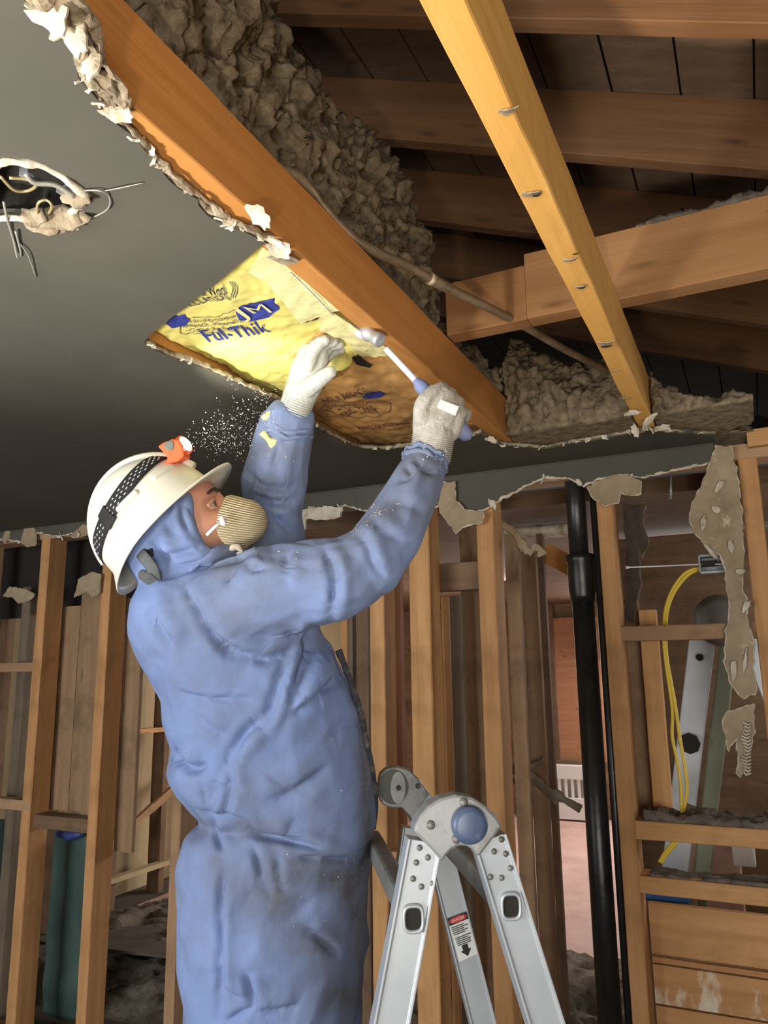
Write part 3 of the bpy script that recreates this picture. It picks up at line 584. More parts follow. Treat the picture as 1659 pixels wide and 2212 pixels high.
line(mb, [(390, 700), (396, 722), (470, 716), (535, 706)], .0008, cf1, 1)
line(mb, [(415, 685), (470, 682), (510, 668), (545, 655)], .0008, cf1, 1)
for dx in (0, 5, 10): line(mb, [(496 + dx, 606), (503 + dx, 620), (498 + dx, 640)], .0006, cf1, 1)
printed(mb, 'Ful-Thik', (452, 737), (588, 718), (450, 711), cf1, 0, .15, .012)
band(mb, [(358, 696), (372, 684), (398, 680), (410, 692), (402, 706), (372, 708)], cf1, 0)
mb.build('paper_print', ['ink', 'ink_dark'], ib1)
mb = MB(); band(mb, [(508, 672), (520, 664), (560, 650), (592, 640), (604, 668), (592, 674), (580, 690), (540, 695), (516, 692)], cf1, 0)
cf1b = lambda p: Vector((p.x, p.y, paper_z(p.x, p.y) - .0062)); printed(mb, 'JM', (531, 690), (596, 676), (523, 661), cf1b, 1)
mb.build('paper_emblem', ['ink', 'paper_pale'], ib1)
mb = MB()
printed(mb, 'ROCK WOOL', (745, 862), (806, 850), (742, 850), cf2, 0); printed(mb, 'INSULATION', (700, 872), (800, 856), (698, 861), cf2, 0)
printed(mb, 'YEAR ROUND COMFORT', (706, 885), (830, 875), (705, 878), cf2, 0); printed(mb, 'Ful-Thik', (740, 902), (820, 896), (738, 886), cf2, 0); printed(mb, 'FIREPROOF PERMANENT', (780, 932), (890, 918), (778, 924), cf2, 0)
line(mb, [(692, 880), (720, 872), (800, 866), (838, 874), (842, 890), (815, 902)], .0014, cf2, 0); line(mb, [(690, 882), (720, 892), (770, 905), (815, 902)], .0014, cf2, 0)
mb.build('paper_print', 'ink_brown', ib2)
mb = MB(); band(mb, [(782, 862), (790, 850), (820, 845), (834, 852), (822, 860), (802, 866)], cf2); mb.build('paper_ribbon', 'ink', ib2)
def flap(px, z, mat, name, parent, seed, sag=.012):
    P = rough([pz(x, y, z) for x, y in px], .002, .01, seed, True); me = poly_sheet([[(p.x, p.y) for p in P]], z, .0012)
    me2 = evaluated(me, [('SUBSURF', dict(subdivision_type='SIMPLE', levels=3))]); co = get_co(me2)
    for i, c in enumerate(co): co[i, 2] += sag * nz((c[0], c[1], 0), 9, seed) + .004 * nz((c[0] * 2, c[1], 0), 34, seed)
    set_co(me2, co); return link(name, me2, mat, parent, True)
flap([(566, 540), (604, 530), (640, 545), (672, 580), (702, 618), (728, 640), (752, 658), (700, 682), (650, 697), (628, 672), (600, 640), (575, 612), (536, 588)], CEIL + .018, 'paper_pale', 'paper_flap', ib1, 71, .005)
flap([(690, 676), (720, 680), (765, 705), (800, 728), (832, 748), (856, 762), (838, 768), (800, 776), (774, 770), (752, 738), (722, 725), (690, 712)], CEIL + .013, 'paper_pale', 'paper_flap', ib1, 73, .006)
flap([(576, 552), (590, 545), (620, 545), (648, 560), (634, 572), (610, 570)], CEIL + .006, 'gyp', 'paper_scrap', ib1, 75, .003)
mb = MB(); band(mb, [(752, 765), (775, 772), (805, 792), (798, 800), (770, 792)], lambda p: Vector((p.x, p.y, paper_z(p.x, p.y, 5) + .001))); mb.build('paper_tear', 'hole', ib2)
mb = MB(); line(mb, [(650, 700), (690, 688), (720, 672), (748, 660)], .006, lambda p: Vector((p.x, p.y, paper_z(p.x, p.y) - .001))); mb.build('paper_tear', 'hole', ib1)
mb = MB(); line(mb, [(628, 560), (668, 600), (705, 640), (722, 658)], .0007, lambda p: Vector((p.x, p.y, CEIL + .012))); mb.build('guide_line', 'ink', ib1)

# ================================================================== STRIPPED STUD WALL
S0, S1 = 2.35, 2.445
zp_top = CEIL - .008
rail(-3.6, .5, S0, S1, zp_top - .045, zp_top, 'stud_dull', 'long timber top plate under the ceiling edge', 'wall plates', 'top_plate')
rail(-3.6, .5, S0, S1, 0, .045, 'stud_dark', 'timber sole plate on the floor under the studs', 'wall plates', 'sole_plate')
def wstud(x, wd, mat, label, z0=.045, z1=None): return stud(x, x + wd, S0, S1, z0, z1 or zp_top - .045, mat, label)
wstud(-3.18, .05, 'stud_dull', 'stud at the left edge beyond the green sheet')
sa = wstud(-2.778, .052, 'stud', 'leftmost full height stud, left of the helmet')
sb = wstud(-2.412, .05, 'stud', 'second stud from left, just behind the white helmet')
wstud(-2.0, .045, 'stud_dull', 'stud hidden mostly behind the blue back of the worker'); wstud(-1.59, .045, 'stud_dull', 'stud hidden behind the chest of the worker')
wstud(-1.178, .055, 'stud', 'stud just right of the blue coverall front, behind the ladder hinge')
wstud(-1.03, .075, 'stud', 'broad knotty stud second to the right of the coverall')
se = wstud(-.788, .058, 'stud', 'tall bright stud in the middle of the wall, right of the ladder hinge')
sf = wstud(-.402, .046, 'stud', 'bright stud immediately right of the black soil pipe')
wstud(.0, .05, 'stud', 'orange stud at the right edge beyond the hanging plasterboard strip')
mb = MB(); b = py(95, 1395, 2.3495); mb.box(b, (.03, .001, .022)); b = py(85, 1690, 2.3495); mb.box(b, (.03, .001, .05))
# left bays
rail(-3.6, -2.73, S0 + .0, S0 + .05, .865, .905, 'stud_dull', 'horizontal rail at the left edge above the green sheet')
z = py(150, 1775, 2.36).z; rail(-2.73, -2.40, S0 + .02, S1, z - .04, z + .012, 'stud_dark', 'short blocking between the two left studs above the green sheet')
z = py(20, 1437, 2.45).z; rail(-3.5, -2.79, S0 + .06, S1, z - .03, z + .01, 'stud_dull', 'small pale blocking high at the left edge')
stud(py(48, 1500, 2.5).x, py(66, 1500, 2.5).x, 2.46, 2.55, .0, 1.80, 'grey_board', 'thin grey upright close behind the leftmost stud')
def bboard(p0, p1, y, Y, z0, z1, mat, label, th=.02, group='boards on the far face of the wall', name='wall_board', cat='board'):
    a, c = py(p0, y, Y).x, py(p1, y, Y).x; return stud(a, c, Y, Y + th, z0, z1, mat, label, group, name, cat)
for i, (a, c, zz0, zz1, lab) in enumerate(((108, 162, py(150, 1752, 2.47).z, py(150, 1310, 2.47).z, 'stained brown board between the two left studs, left one of the pair'), (163, 206, py(150, 1752, 2.47).z, py(190, 1268, 2.47).z, 'stained brown board between the two left studs, right one of the pair'), (262, 300, .72, 1.72, 'brown board just right of the second stud from left'))): bboard(a, c, 1500, 2.465, zz0, zz1, 'board_brown', lab)
MB().box((-2.95, 2.56, CEIL - .20), (.75, .01, .17)).build('wall_dark_panel_1', 'dark')['kind'] = 'structure'  # plain dark panel filling the dark gap behind the left studs
def drape(name, px0, px1, ytop, ybot, Y, mat, label, seed):
    a, c = py(px0, ybot, Y), py(px1, ybot, Y); ztop = py((px0 + px1) / 2, ytop, Y).z; zbot = .01; vs = []; fs = []; nx, ny = 50, 40
    for i in range(nx + 1):
        for j in range(ny + 1):
            x = a.x + (c.x - a.x) * i / nx; z = zbot + (ztop - zbot) * j / ny; vs.append(Vector((x, Y + .006 * math.sin(x * 22 + seed + .8 * math.sin(z * 5)) + .014 * nz((x, 0, z), 9, seed), z)))
    q = ny + 1; n = len(vs); vs += [v + Vector((0, .003, 0)) for v in vs]
    for i in range(nx):
        for j in range(ny): k = i * q + j; fs += [(k, k + q, k + q + 1, k + 1), (n + k, n + k + 1, n + k + q + 1, n + k + q)]
    for i in range(nx):
        for k in (i * q, i * q + ny): fs.append((k, k + q, n + k + q, n + k))
    return tag(MB().add(vs, fs).build(name, mat, None, True), label, 'plastic sheet', 'green sheets behind the studs')
drape('plastic_sheet', -60, 58, 1768, 2130, 2.62, 'tarp', 'green plastic sheet at the left edge behind the leftmost stud', 1)
ts = drape('plastic_sheet', 92, 182, 1792, 2140, 2.60, 'tarp', 'dark green plastic sheet between the two left studs', 2)
tag(MB().tube([py(128, 1800, 2.56), py(150, 1806, 2.55), py(172, 1802, 2.56)], [.016, .02, .014], 10, dome=True).build('plastic_bundle', 'blue_tarp', None, True), 'small dark blue plastic bundle on the green sheet between the studs', 'plastic')
# middle bays
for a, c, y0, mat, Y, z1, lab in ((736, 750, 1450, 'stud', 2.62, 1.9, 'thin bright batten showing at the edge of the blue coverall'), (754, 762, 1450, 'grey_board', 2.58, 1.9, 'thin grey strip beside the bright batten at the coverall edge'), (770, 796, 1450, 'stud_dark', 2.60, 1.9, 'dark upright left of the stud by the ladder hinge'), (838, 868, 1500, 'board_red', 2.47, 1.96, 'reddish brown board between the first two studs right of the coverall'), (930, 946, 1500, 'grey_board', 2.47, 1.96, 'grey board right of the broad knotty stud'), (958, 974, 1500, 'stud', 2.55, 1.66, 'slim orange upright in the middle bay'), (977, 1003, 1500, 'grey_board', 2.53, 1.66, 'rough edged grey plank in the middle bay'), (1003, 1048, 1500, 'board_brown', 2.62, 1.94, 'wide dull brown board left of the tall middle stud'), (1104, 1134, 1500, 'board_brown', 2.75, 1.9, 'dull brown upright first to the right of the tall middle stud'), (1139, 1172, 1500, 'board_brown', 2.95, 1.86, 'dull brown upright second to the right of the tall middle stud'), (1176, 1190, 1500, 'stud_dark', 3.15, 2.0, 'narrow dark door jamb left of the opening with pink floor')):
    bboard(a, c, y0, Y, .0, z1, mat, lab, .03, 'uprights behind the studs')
h = py(980, 1245, 2.49); rail(py(925, 1245, 2.49).x, py(1046, 1245, 2.49).x, 2.475, 2.52, h.z - .05, h.z + .045, 'stud_dark', 'dark header across the middle bay above the grey plank')
h = py(850, 1842, 2.40); rail(-1.122, -1.032, S0 + .01, S1, h.z - .03, h.z + .012, 'stud', 'short blocking under the far ladder hinge')

# soil pipe and conduit
sp = empty('soil_pipe', (py(1258, 1100, 2.41).x, 2.40, 0), 'black cast iron soil pipe standing in the wall', 'pipe')
px0 = sp.location.x
def vx(xc, y, Y=2.40): return py(xc, y, Y).x
pr = .5 * (vx(1298, 1500) - vx(1247, 1500)); pxc = .5 * (vx(1298, 1500) + vx(1247, 1500))
zc1 = py(1255, 1208, 2.40).z; zc0 = py(1255, 1280, 2.40).z
MB().lathe([(pr * .95, 0), (pr * .95, zc0 - .02)], (pxc, 2.40, 0), (0, 0, 1), 32).build('lower_pipe', 'pipe', sp, True)
MB().lathe([(pr * .86, zc1 - .03), (pr * .86, CEIL + .1)], (pxc - .003, 2.40, 0), (0, 0, 1), 32).build('upper_pipe', 'pipe', sp, True)
MB().lathe([(pr * 1.0, zc0 - .03), (pr * 1.12, zc0 - .01), (pr * 1.18, zc0 + .01), (pr * 1.18, zc1 - .012), (pr * 1.28, zc1 - .006), (pr * 1.28, zc1 + .012), (pr * 1.0, zc1 + .016)], (pxc, 2.40, 0), (0, 0, 1), 32).build('socket', 'pipe', sp, True)
cx = vx(1312, 1500, 2.385); cr = .5 * (vx(1321, 1500, 2.385) - vx(1302, 1500, 2.385))
tag(MB().lathe([(cr, 0), (cr, CEIL)], (cx, 2.385, 0), (0, 0, 1), 20).build('vent_conduit', 'pipe', None, True), 'thin dark conduit beside the thick black soil pipe', 'pipe')

# right hand bay: blockings, boards, cable, box
xr = sf.matrix_world.translation.x + .023
for y0, y1, mat, lab in ((1352, 1384, 'stud_dull', 'upper grey blocking with plaster crumbs right of the soil pipe'), (1772, 1812, 'stud', 'middle blocking right of the soil pipe, under the wool debris'), (1890, 1928, 'stud', 'lower blocking right of the soil pipe, above the bare boards')):
    za, zb2 = py(1400, y1, 2.37).z, py(1400, y0, 2.37).z; rail(xr, .0, 2.352, 2.44, za, zb2, mat, lab); rail(.05, .45, 2.352, 2.44, za, zb2, mat, lab.replace('right of the soil pipe', 'continuing past the right edge stud'))
zt2 = py(1420, 1950, 2.46).z
for i, (y0, y1) in enumerate(((1952, 2062), (2068, 2080), (2084, 2168), (2172, 2260), (2264, 2400))):
    za, zb2 = py(1420, y1, 2.45).z, py(1420, y0, 2.45).z
    lumber('sheathing_board', (-.352, 2.46, (za + zb2) / 2), (.5, 2.46, (za + zb2) / 2), zb2 - za, .02, (0, 0, 1), 'stud_smear' if i == 2 else 'stud', ['top bare sheathing board below the blockings at lower right', 'narrow filler strip below the top sheathing board', 'plaster smeared sheathing board at lower right', 'sheathing board at the bottom right corner', 'lowest sheathing board mostly below the picture'][i], 'board', 'horizontal sheathing boards')
blob_stuff('wool_debris', 'rubble', 'grey fluff and plaster lying on the middle blocking at right', 'debris', -.33, .2, 2.36, 2.46, py(1400, 1774, 2.37).z, lambda x, y: max(0, .018 + .02 * fbm((x, y, 0), 14, 5)), 15, .006, .014, 40)
blob_stuff('crumbs', 'rubble', 'grey dust and crumbs lying on the lower blocking at right', 'debris', -.33, .2, 2.36, 2.44, py(1400, 1892, 2.37).z, lambda x, y: max(0, .008 + .01 * fbm((x, y, 0), 18, 5)), 17, .007, .008, 40)
blob_stuff('crumbs', 'gyp', 'plaster crumbs lying on the upper blocking at right', 'debris', -.33, .0, 2.36, 2.44, py(1400, 1354, 2.37).z, lambda x, y: max(0, -.004 + .018 * fbm((x, y, 0), 16, 8)), 19, .007, .008, 40)
# torn black building paper hanging in the bay
remnant('torn_felt', [(1345, 1085), (1372, 1092), (1394, 1086), (1388, 1130), (1400, 1168), (1388, 1205), (1378, 1180), (1384, 1262), (1376, 1300), (1370, 1346), (1356, 1340), (1350, 1346), (1348, 1250), (1352, 1180)], 2.452, 'felt', 'torn dark building paper hanging right of the soil pipe stud', 91, 'paper scrap', thick=.003, edge='grey_board')
box = empty('junction_box', py(1540, 1235, 2.40), 'grey metal junction box held by a thin steel bar', 'electrical box')
c = py(1540, 1219, 2.40); hw = .5 * (py(1568, 1219, 2.4).x - py(1512, 1219, 2.4).x)
mb = MB(); hz = .024
mb.box(c + Vector((0, .02, 0)), (hw, .003, hz)); mb.box(c + Vector((0, 0, hz)), (hw, .022, .004)); mb.box(c + Vector((0, 0, -hz)), (hw, .022, .004)); mb.box(c + Vector((-hw, 0, 0)), (.003, .022, hz)); mb.box(c + Vector((hw, 0, 0)), (.003, .022, hz)); mb.build('body', 'galv', box, False, .001)
MB().box(c + Vector((-.01, -.005, .002)), (.022, .012, .008)).build('clamp', 'hole', box, False, .002)
a, e = py(1352, 1226, 2.372), py(1516, 1219, 2.385); MB().tube([a, a.lerp(e, .06), e], [.0052, .0024, .0022], 8).build('hanger_bar', 'white', box, True)
MB().tube([py(1545, 1219, 2.378), py(1562, 1218, 2.376)], .002, 8).build('screw', 'white', box, True)
cb = empty('electric_cable', py(1440, 1400, 2.42), 'yellow twin electric cable looping down from the junction box', 'cable')
for L, nm in (([(1512, 1226), (1480, 1238), (1452, 1275), (1437, 1320), (1434, 1380), (1438, 1430), (1452, 1530), (1452, 1590), (1462, 1640), (1470, 1690), (1472, 1760), (1468, 1800), (1440, 1836), (1424, 1862)], 'strand'), ([(1512, 1228), (1484, 1244), (1456, 1280), (1441, 1322), (1438, 1380), (1442, 1430), (1458, 1520), (1468, 1590), (1478, 1650), (1484, 1700), (1476, 1760), (1466, 1812), (1444, 1840), (1428, 1864)], 'strand')):
    MB().tube([Vector(p) for p in crom([py(x, y, 2.452 if 1330 < y < 1920 else 2.42) for x, y in L], 8)], .0048, 8).build(nm, 'yellow', cb, True)
stud(py(1394, 1500, 2.48).x, py(1432, 1500, 2.48).x, 2.462, 2.51, py(1400, 1800, 2.46).z, 1.58, 'stud', 'orange upright behind the yellow cable', 'uprights behind the studs')
bboard(1352, 1394, 1500, 2.52, py(1370, 1800, 2.52).z, 1.62, 'board_brown', 'dull brown weathered board right of the pipe side stud', .02, 'uprights behind the studs')
lumber('top_plate', (.03, 2.37, CEIL - .0), (.7, 2.37, CEIL - .0), .05, .09, (0, 0, 1), 'stud', 'plate stub at the right edge under the attic', 'timber', 'wall plates')
bz = py(1484, 1010, 2.3); MB().tube([py(1453, 1030, 2.34), py(1452, 1062, 2.33), py(1449, 1078, 2.33)], [.003, .004, .003], 8)
tag(MB().tube([py(1450, 1028, 2.33), py(1448, 1078, 2.328)], [.0028, .0036], 8).build('bent_nail', 'galv', None, True), 'bent nail hanging under the torn wall plasterboard', 'nail')
# hanging rags above the opening
mb = MB()
for i, (L, wd) in enumerate((([(1084, 1132), (1110, 1150), (1130, 1180), (1150, 1196)], .018), ([(1098, 1140), (1120, 1165), (1138, 1196)], .010), ([(1150, 1180), (1165, 1186), (1172, 1200)], .016))):
    P = [Vector(p) for p in crom([py(x, y, 2.47) for x, y in L], 8)]; mb.tube(P, [wd * (.6 + .8 * abs(nz(p, 30, i))) for p in P], 8, ref=(0, 1, 0), flat=.3)
tag(mb.build('torn_rag', 'gyp_brown', None, True), 'dusty torn rag hanging right of the tall middle stud', 'paper scrap')
tag(MB().tube([py(1095, 1150, 3.2), py(1160, 1150, 3.2), py(1260, 1140, 3.2)], [.05, .06, .06], 12, ref=(0, 0, 1), flat=.45).build('duct_wrap', 'gyp_white', None, True), 'pale wrapped duct crossing behind the soil pipe top', 'duct')
lumber('timber_brace', py(1176, 1192, 3.19), py(1250, 1232, 3.19), .08, .03, (0, 0, 1), 'joist', 'bright orange brace end left of the soil pipe socket', 'timber')
# broken lath/rag wedge by the opening
mb = MB()
for i, (L, wd) in enumerate((([(1108, 1662), (1140, 1668), (1175, 1700), (1210, 1722), (1255, 1748)], .022), ([(1150, 1672), (1165, 1690), (1190, 1722), (1205, 1735)], .016), ([(1142, 1660), (1175, 1640)], .012), ([(1108, 1690), (1125, 1672), (1145, 1668)], .012))):
    P = [Vector(p) for p in crom([py(x, y, 2.9) for x, y in L], 8)]; mb.tube(P, [wd * (.5 + .9 * abs(nz(p, 22, i))) for p in P], 8, ref=(0, 1, 0), flat=.4)
tag(mb.build('torn_lath', 'grey_board', None, True), 'splintered lath drooping across the opening with pink floor', 'debris')

# ---- rooms beyond
for i, Y in enumerate((2.95, 3.38, 3.81, 4.24, 4.67, 5.1, 5.53)):
    lumber('timber_stud', (-3.72, Y, .0), (-3.72, Y, CEIL), .05, .10, (0, 1, 0), 'stud_dark', 'stud in the far left side wall, number %s from the near end' % ['one', 'two', 'three', 'four', 'five', 'six', 'seven'][i], 'stud', 'far side wall studs')
for a, c, lab in (((236, 1832), (330, 1742), 'lower part of the diagonal brace in the far left wall'), ((325, 1748), (445, 1640), 'upper part of the diagonal brace in the far left wall')):
    lumber('diagonal_brace', pxx(*a, -3.66), pxx(*c, -3.66), .05, .03, (0, 0, 1), 'stud_dull', lab, 'timber', 'diagonal braces')
lumber('timber_sill', pxx(230, 1905, -3.66), pxx(372, 1858, -3.66), .03, .06, (0, 0, 1), 'cream_panel', 'pale sill along the foot of the far left wall', 'timber')
lumber('timber_rail', pxx(250, 1583, -3.66), pxx(400, 1572, -3.66), .03, .05, (0, 0, 1), 'stud', 'pale rail high on the far left wall behind the worker', 'timber')
stud(-1.86, -1.80, 7.62, 7.70, 0, 2.0, 'stud_dark', 'upright at the far end of the pink floor', 'uprights behind the studs')
a, c = py(1170, 1400, 7.6), py(1300, 1400, 7.6); MB
rd = empty('radiator', (py(1225, 1790, 7.55).x, 7.55, 0), 'white finned radiator panel at the far end of the pink floor', 'radiator')
x0, x1 = py(1192, 1730, 7.55).x, py(1290, 1730, 7.55).x; zt3, zb3 = py(1225, 1652, 7.55).z, max(.02, py(1225, 1783, 7.55).z)
mb = MB().box(((x0 + x1) / 2, 7.56, (zt3 * .75 + zt3) / 2), ((x1 - x0) / 2, .06, zt3 * .125)); mb.box(((x0 + x1) / 2, 7.56, zb3 + (zt3 - zb3) * .2), ((x1 - x0) / 2, .06, (zt3 - zb3) * .2)); mb.box(((x0 + x1) / 2, 7.62, (zt3 + zb3) / 2), ((x1 - x0) / 2, .01, (zt3 - zb3) / 2)); mb.build('casing', 'white', rd, False, .005)
for i in range(7): MB().box((x0 + (x1 - x0) * (i + .5) / 7, 7.53, zb3 + (zt3 - zb3) * .58), (.012, .02, (zt3 - zb3) * .2)).build('fin', 'white', rd)
tag(MB().box((py(1225, 1500, 7.66).x, 7.66, (py(1225, 1333, 7.6).z + py(1225, 1648, 7.6).z) / 2), (.34, .02, (py(1225, 1333, 7.6).z - py(1225, 1648, 7.6).z) / 2)).build('wall_panel', 'board_red', None, False, .004), 'reddish wood panel above the far radiator', 'panel')
rail(-2.4, -1.0, 7.58, 7.64, py(1225, 1660, 7.6).z, py(1225, 1642, 7.6).z, 'stud_dark', 'dark rail above the white radiator')
# second ladder standing in the next room
l2 = empty('aluminium_ladder', (py(1560, 1700, 3.0).x, 3.0, 0), 'aluminium folding ladder standing in the next room behind the hanging plasterboard', 'ladder', 'folding ladders')
def lrail(par, A, B, wd, dp, mat, name='rail', side=None, bev=.004):
    A, B = Vector(A), Vector(B); x = (B - A).normalized(); y = Vector(side); y = (y - x * y.dot(x)).normalized(); z = x.cross(y); R = Matrix((x, y, z)).transposed()
    return MB().box((A + B) / 2, ((B - A).length / 2, wd / 2, dp / 2), R).build(name, mat, par, False, bev)
a, e = py(1518, 1375, 3.0), py(1462, 1850, 3.0); e2 = a + (e - a) * (a.z / (a.z - e.z)); lrail(l2, a, e2, .085, .03, 'alu', 'rail', (1, 0, 0))
lrail(l2, a + Vector((.085, .05, 0)), e2 + Vector((.085, .05, 0)), .055, .05, 'green_rail', 'rail', (1, 0, 0))
a, e = py(1622, 1370, 3.0), py(1690, 1540, 3.0); e2 = a + (e - a) * (a.z / (a.z - e.z)); lrail(l2, a, e2, .085, .03, 'alu', 'rail', (1, 0, 0))
c = py(1556, 1340, 3.0); MB().lathe([(.058, -.03), (.085, -.03), (.09, -.02), (.09, .02), (.085, .03), (.058, .03)], c, (0, 1, 0), 32).build('hinge', 'alu_dark', l2, True)
MB().lathe([(.058, -.02), (.058, .02)], c, (0, 1, 0), 32).build('hinge_core', 'greyp', l2)
MB().lathe([(.012, -.03), (.013, .0)], py(1512, 1420, 2.98), (0, 1, 0), 16).build('rung_socket', 'hole', l2)
MB().lathe([(.034, -.02), (.036, .0), (.030, .012)], py(1490, 1606, 2.97), (0, 1, 0), 8).build('lock_knob', 'hole', l2)
tag(MB().box(py(1606, 1835, 3.05), (.035, .03, .05)).build('paper_box', 'white', None, False, .006), 'white carton seen between the blockings at lower right', 'box')
cz_ = py(1432, 1922, 2.9).z - .022; tag(MB().box((py(1432, 1922, 2.9).x, 2.9, cz_ / 2), (.10, .06, cz_ / 2)).build('crate', 'stud_dark', None, False, .004), 'dark crate under the bright blue case at lower right', 'crate')
tag(MB().box(py(1432, 1922, 2.9), (.085, .05, .022)).build('tool_case', 'blueitem', None, False, .006), 'bright blue case below the lower blocking at right', 'tool case')
for (x, y, Y, s) in ():
    pass
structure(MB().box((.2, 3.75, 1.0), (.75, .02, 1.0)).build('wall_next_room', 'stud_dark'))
o = tag(MB().box((py(1530, 1920, 3.3).x, 3.3, .42), (.12, .03, .42)).build('pink_board', 'pink', None, False, .004), 'pinkish board leaning behind the lower blocking at right', 'board')

# rubble
def heap(x0, x1, y0, y1, hgt, seed, label): 
    cxh, cyh = (x0 + x1) / 2, (y0 + y1) / 2
    blob_stuff('rubble_heap', 'rubble', label, 'rubble', x0, x1, y0, y1, 0, lambda x, y: max(0, (1 - ((x - cxh) / (x1 - x0) * 2) ** 2) * (1 - ((y - cyh) / (y1 - y0) * 2) ** 2)) * hgt * (1 + .5 * fbm((x, y, 0), 3, seed)), seed, .025, .045, 9)
heap(-3.6, -1.9, 2.7, 4.3, .12, 81, 'rubble heap on the floor left of the blue coverall')
heap(-1.7, -.5, 2.55, 4.2, .16, 83, 'rubble heap on the floor right of the ladder')
tag(MB().add([(-3.3, 2.9, .14), (-2.2, 2.9, .20), (-2.1, 3.5, .12), (-2.9, 3.55, .10), (-3.3, 2.9, .152), (-2.2, 2.9, .212), (-2.1, 3.5, .132), (-2.9, 3.55, .112)], [(0, 3, 2, 1), (4, 5, 6, 7), (0, 1, 5, 4), (1, 2, 6, 5), (2, 3, 7, 6), (3, 0, 4, 7)]).build('plywood_sheet', 'floor'), 'grey dusty sheet lying on the rubble behind the worker', 'board')

# ================================================================== LADDER IN FRONT
N0 = at(985, 1775, 1.05); FH = at(862, 1692, 1.56)
rdir = Vector((FH.x - N0.x, FH.y - N0.y, 0)); span = rdir.length; rdir.normalize(); side = Vector((-rdir.y, rdir.x, 0)) * -1
ld = empty('aluminium_ladder', (N0.x, N0.y, 0), 'silver articulated folding ladder with blue hinge knob beside the worker', 'ladder', 'folding ladders')
NP = lambda x, y, off=0: ppl(x, y, N0 - rdir * off, rdir)
FP = lambda x, y, off=0: ppl(x, y, N0 + rdir * (span - off), rdir)
px_m = 1.05 / F
def down(A, B): A, B = Vector(A), Vector(B); return A + (B - A) * (A.z / (A.z - B.z))
def chan(A, B, wd, dp, name, mat='alu', top_cut=None):
    """rail: shallow channel with raised lips along both edges, facing the viewer"""
    A, B = Vector(A), Vector(B); x = (B - A).normalized(); y = side - x * side.dot(x); y.normalize(); z = rdir; w2 = wd / 2; lip = wd * .07
    pr = [(-w2, 0), (-w2, -.0035), (-w2 + lip, -.0035), (-w2 + lip * 1.5, -.0005), (w2 - lip * 1.5, -.0005), (w2 - lip, -.0035), (w2, -.0035), (w2, dp), (-w2, dp)]
    return MB().loft([[P + y * u + z * v for u, v in pr] for P in (A, B)]).build(name, mat, ld, False, .0008)
railw = .0475
LA, LB = NP(918, 1818), down(NP(918, 1818), NP(846, 2211)); RA, RB = NP(1058, 1812), down(NP(1058, 1812), NP(1181, 2211))
lr = chan(LA, LB, railw, .028, 'rail'); rr = chan(RA, RB, railw, .028, 'rail')
off = rdir * (span - .03)
FLA, FLB, FRA, FRB = LA + off, LB + off, RA + off, RB + off
frA = FP(972, 1922); frB = down(frA, FP(1045, 2212))
chan(FP(895, 1790), down(FP(895, 1790), FP(838, 2212)), railw, .028, 'rail')
fr = chan(FP(938, 1790), frB, railw * 1.05, .028, 'rail')
# near hinge: cast horseshoe plate, knob, studs
poly = [(893, 1797), (897, 1780), (908, 1760), (926, 1740), (952, 1724), (985, 1716), (1020, 1722), (1050, 1741), (1072, 1763), (1087, 1784), (1062, 1818), (1036, 1852), (1029, 1848), (1022, 1836), (1008, 1828), (992, 1828), (976, 1836), (964, 1850), (957, 1864), (930, 1833)]
hg = MB().prism([NP(x, y, .007) for x, y in poly], rdir * .034).build('hinge', 'alu_hinge', ld, False, .004)
hub = NP(1012, 1780, .008)
MB().lathe([(.0245, 0), (.0245, .010), (.0225, .0135), (.016, .015), (.002, .0155)], hub, -rdir, 36).build('knob', 'knob', hg, True)
for x, y, r in ((1001, 1733, .006), (985, 1812, .006), (930, 1782, .006)): MB().lathe([(r, 0), (r, .002), (r * .6, .004), (.0005, .0045)], NP(x, y, .007), -rdir, 16).build('hinge_pin', 'alu_dark', hg, True)
for x, y in ((906, 1831), (924, 1852), (899, 1863), (892, 1898), (910, 1915), (935, 1908), (1083, 1813), (1067, 1839), (1092, 1844), (1102, 1875), (1059, 1894), (1083, 1896)):
    MB().lathe([(.0042, 0), (.0042, .001), (.0028, .0028), (.0003, .0034)], NP(x, y, .0), -rdir, 14).build('rivet', 'alu_dark', lr if x < 1000 else rr, True)
def socket(x, y, par, P):
    c = P(x, y, .003); u = side.copy(); v = Vector((0, 0, 1)); n = 28
    sq = lambda s, k: [c + u * s * math.copysign(abs(math.cos(q)) ** .6, math.cos(q)) * k + v * s * 1.25 * math.copysign(abs(math.sin(q)) ** .6, math.sin(q)) for q in [2 * math.pi * i / n for i in range(n)]]
    MB().loft([[p - rdir * h for p in sq(r, 1)] for r, h in ((.0150, -.002), (.0145, .002), (.0125, .003), (.0108, .0015), (.0104, -.004))], False).build('rung_socket', 'alu', par, True)
    MB().add([p - rdir * .0003 for p in sq(.0106, 1)], [tuple(range(n))]).build('rung_end', 'hole', par)
socket(893, 1985, lr, NP); socket(1104, 1958, rr, NP)
# rungs between near and far rails
for k, (x, y, mm) in enumerate(((893, 1985, 'alu_dark'), (1104, 1958, 'alu_dark'))):
    a = NP(x, y, -.012); lrail(ld, a, a + rdir * (span - .04), .036, .03, mm, 'rung', (0, 0, 1), .006)
    q, e = ((LA, LB), (RA, RB))[k]
    for r in (1, 2, 3):
        z = a.z - .42 * r; 
        if z < .08: continue
        p = q.lerp(e, (q.z - z) / (q.z - e.z)) + rdir * .012; lrail(ld, p, p + rdir * (span - .04), .036, .03, mm, 'rung', (0, 0, 1), .006)
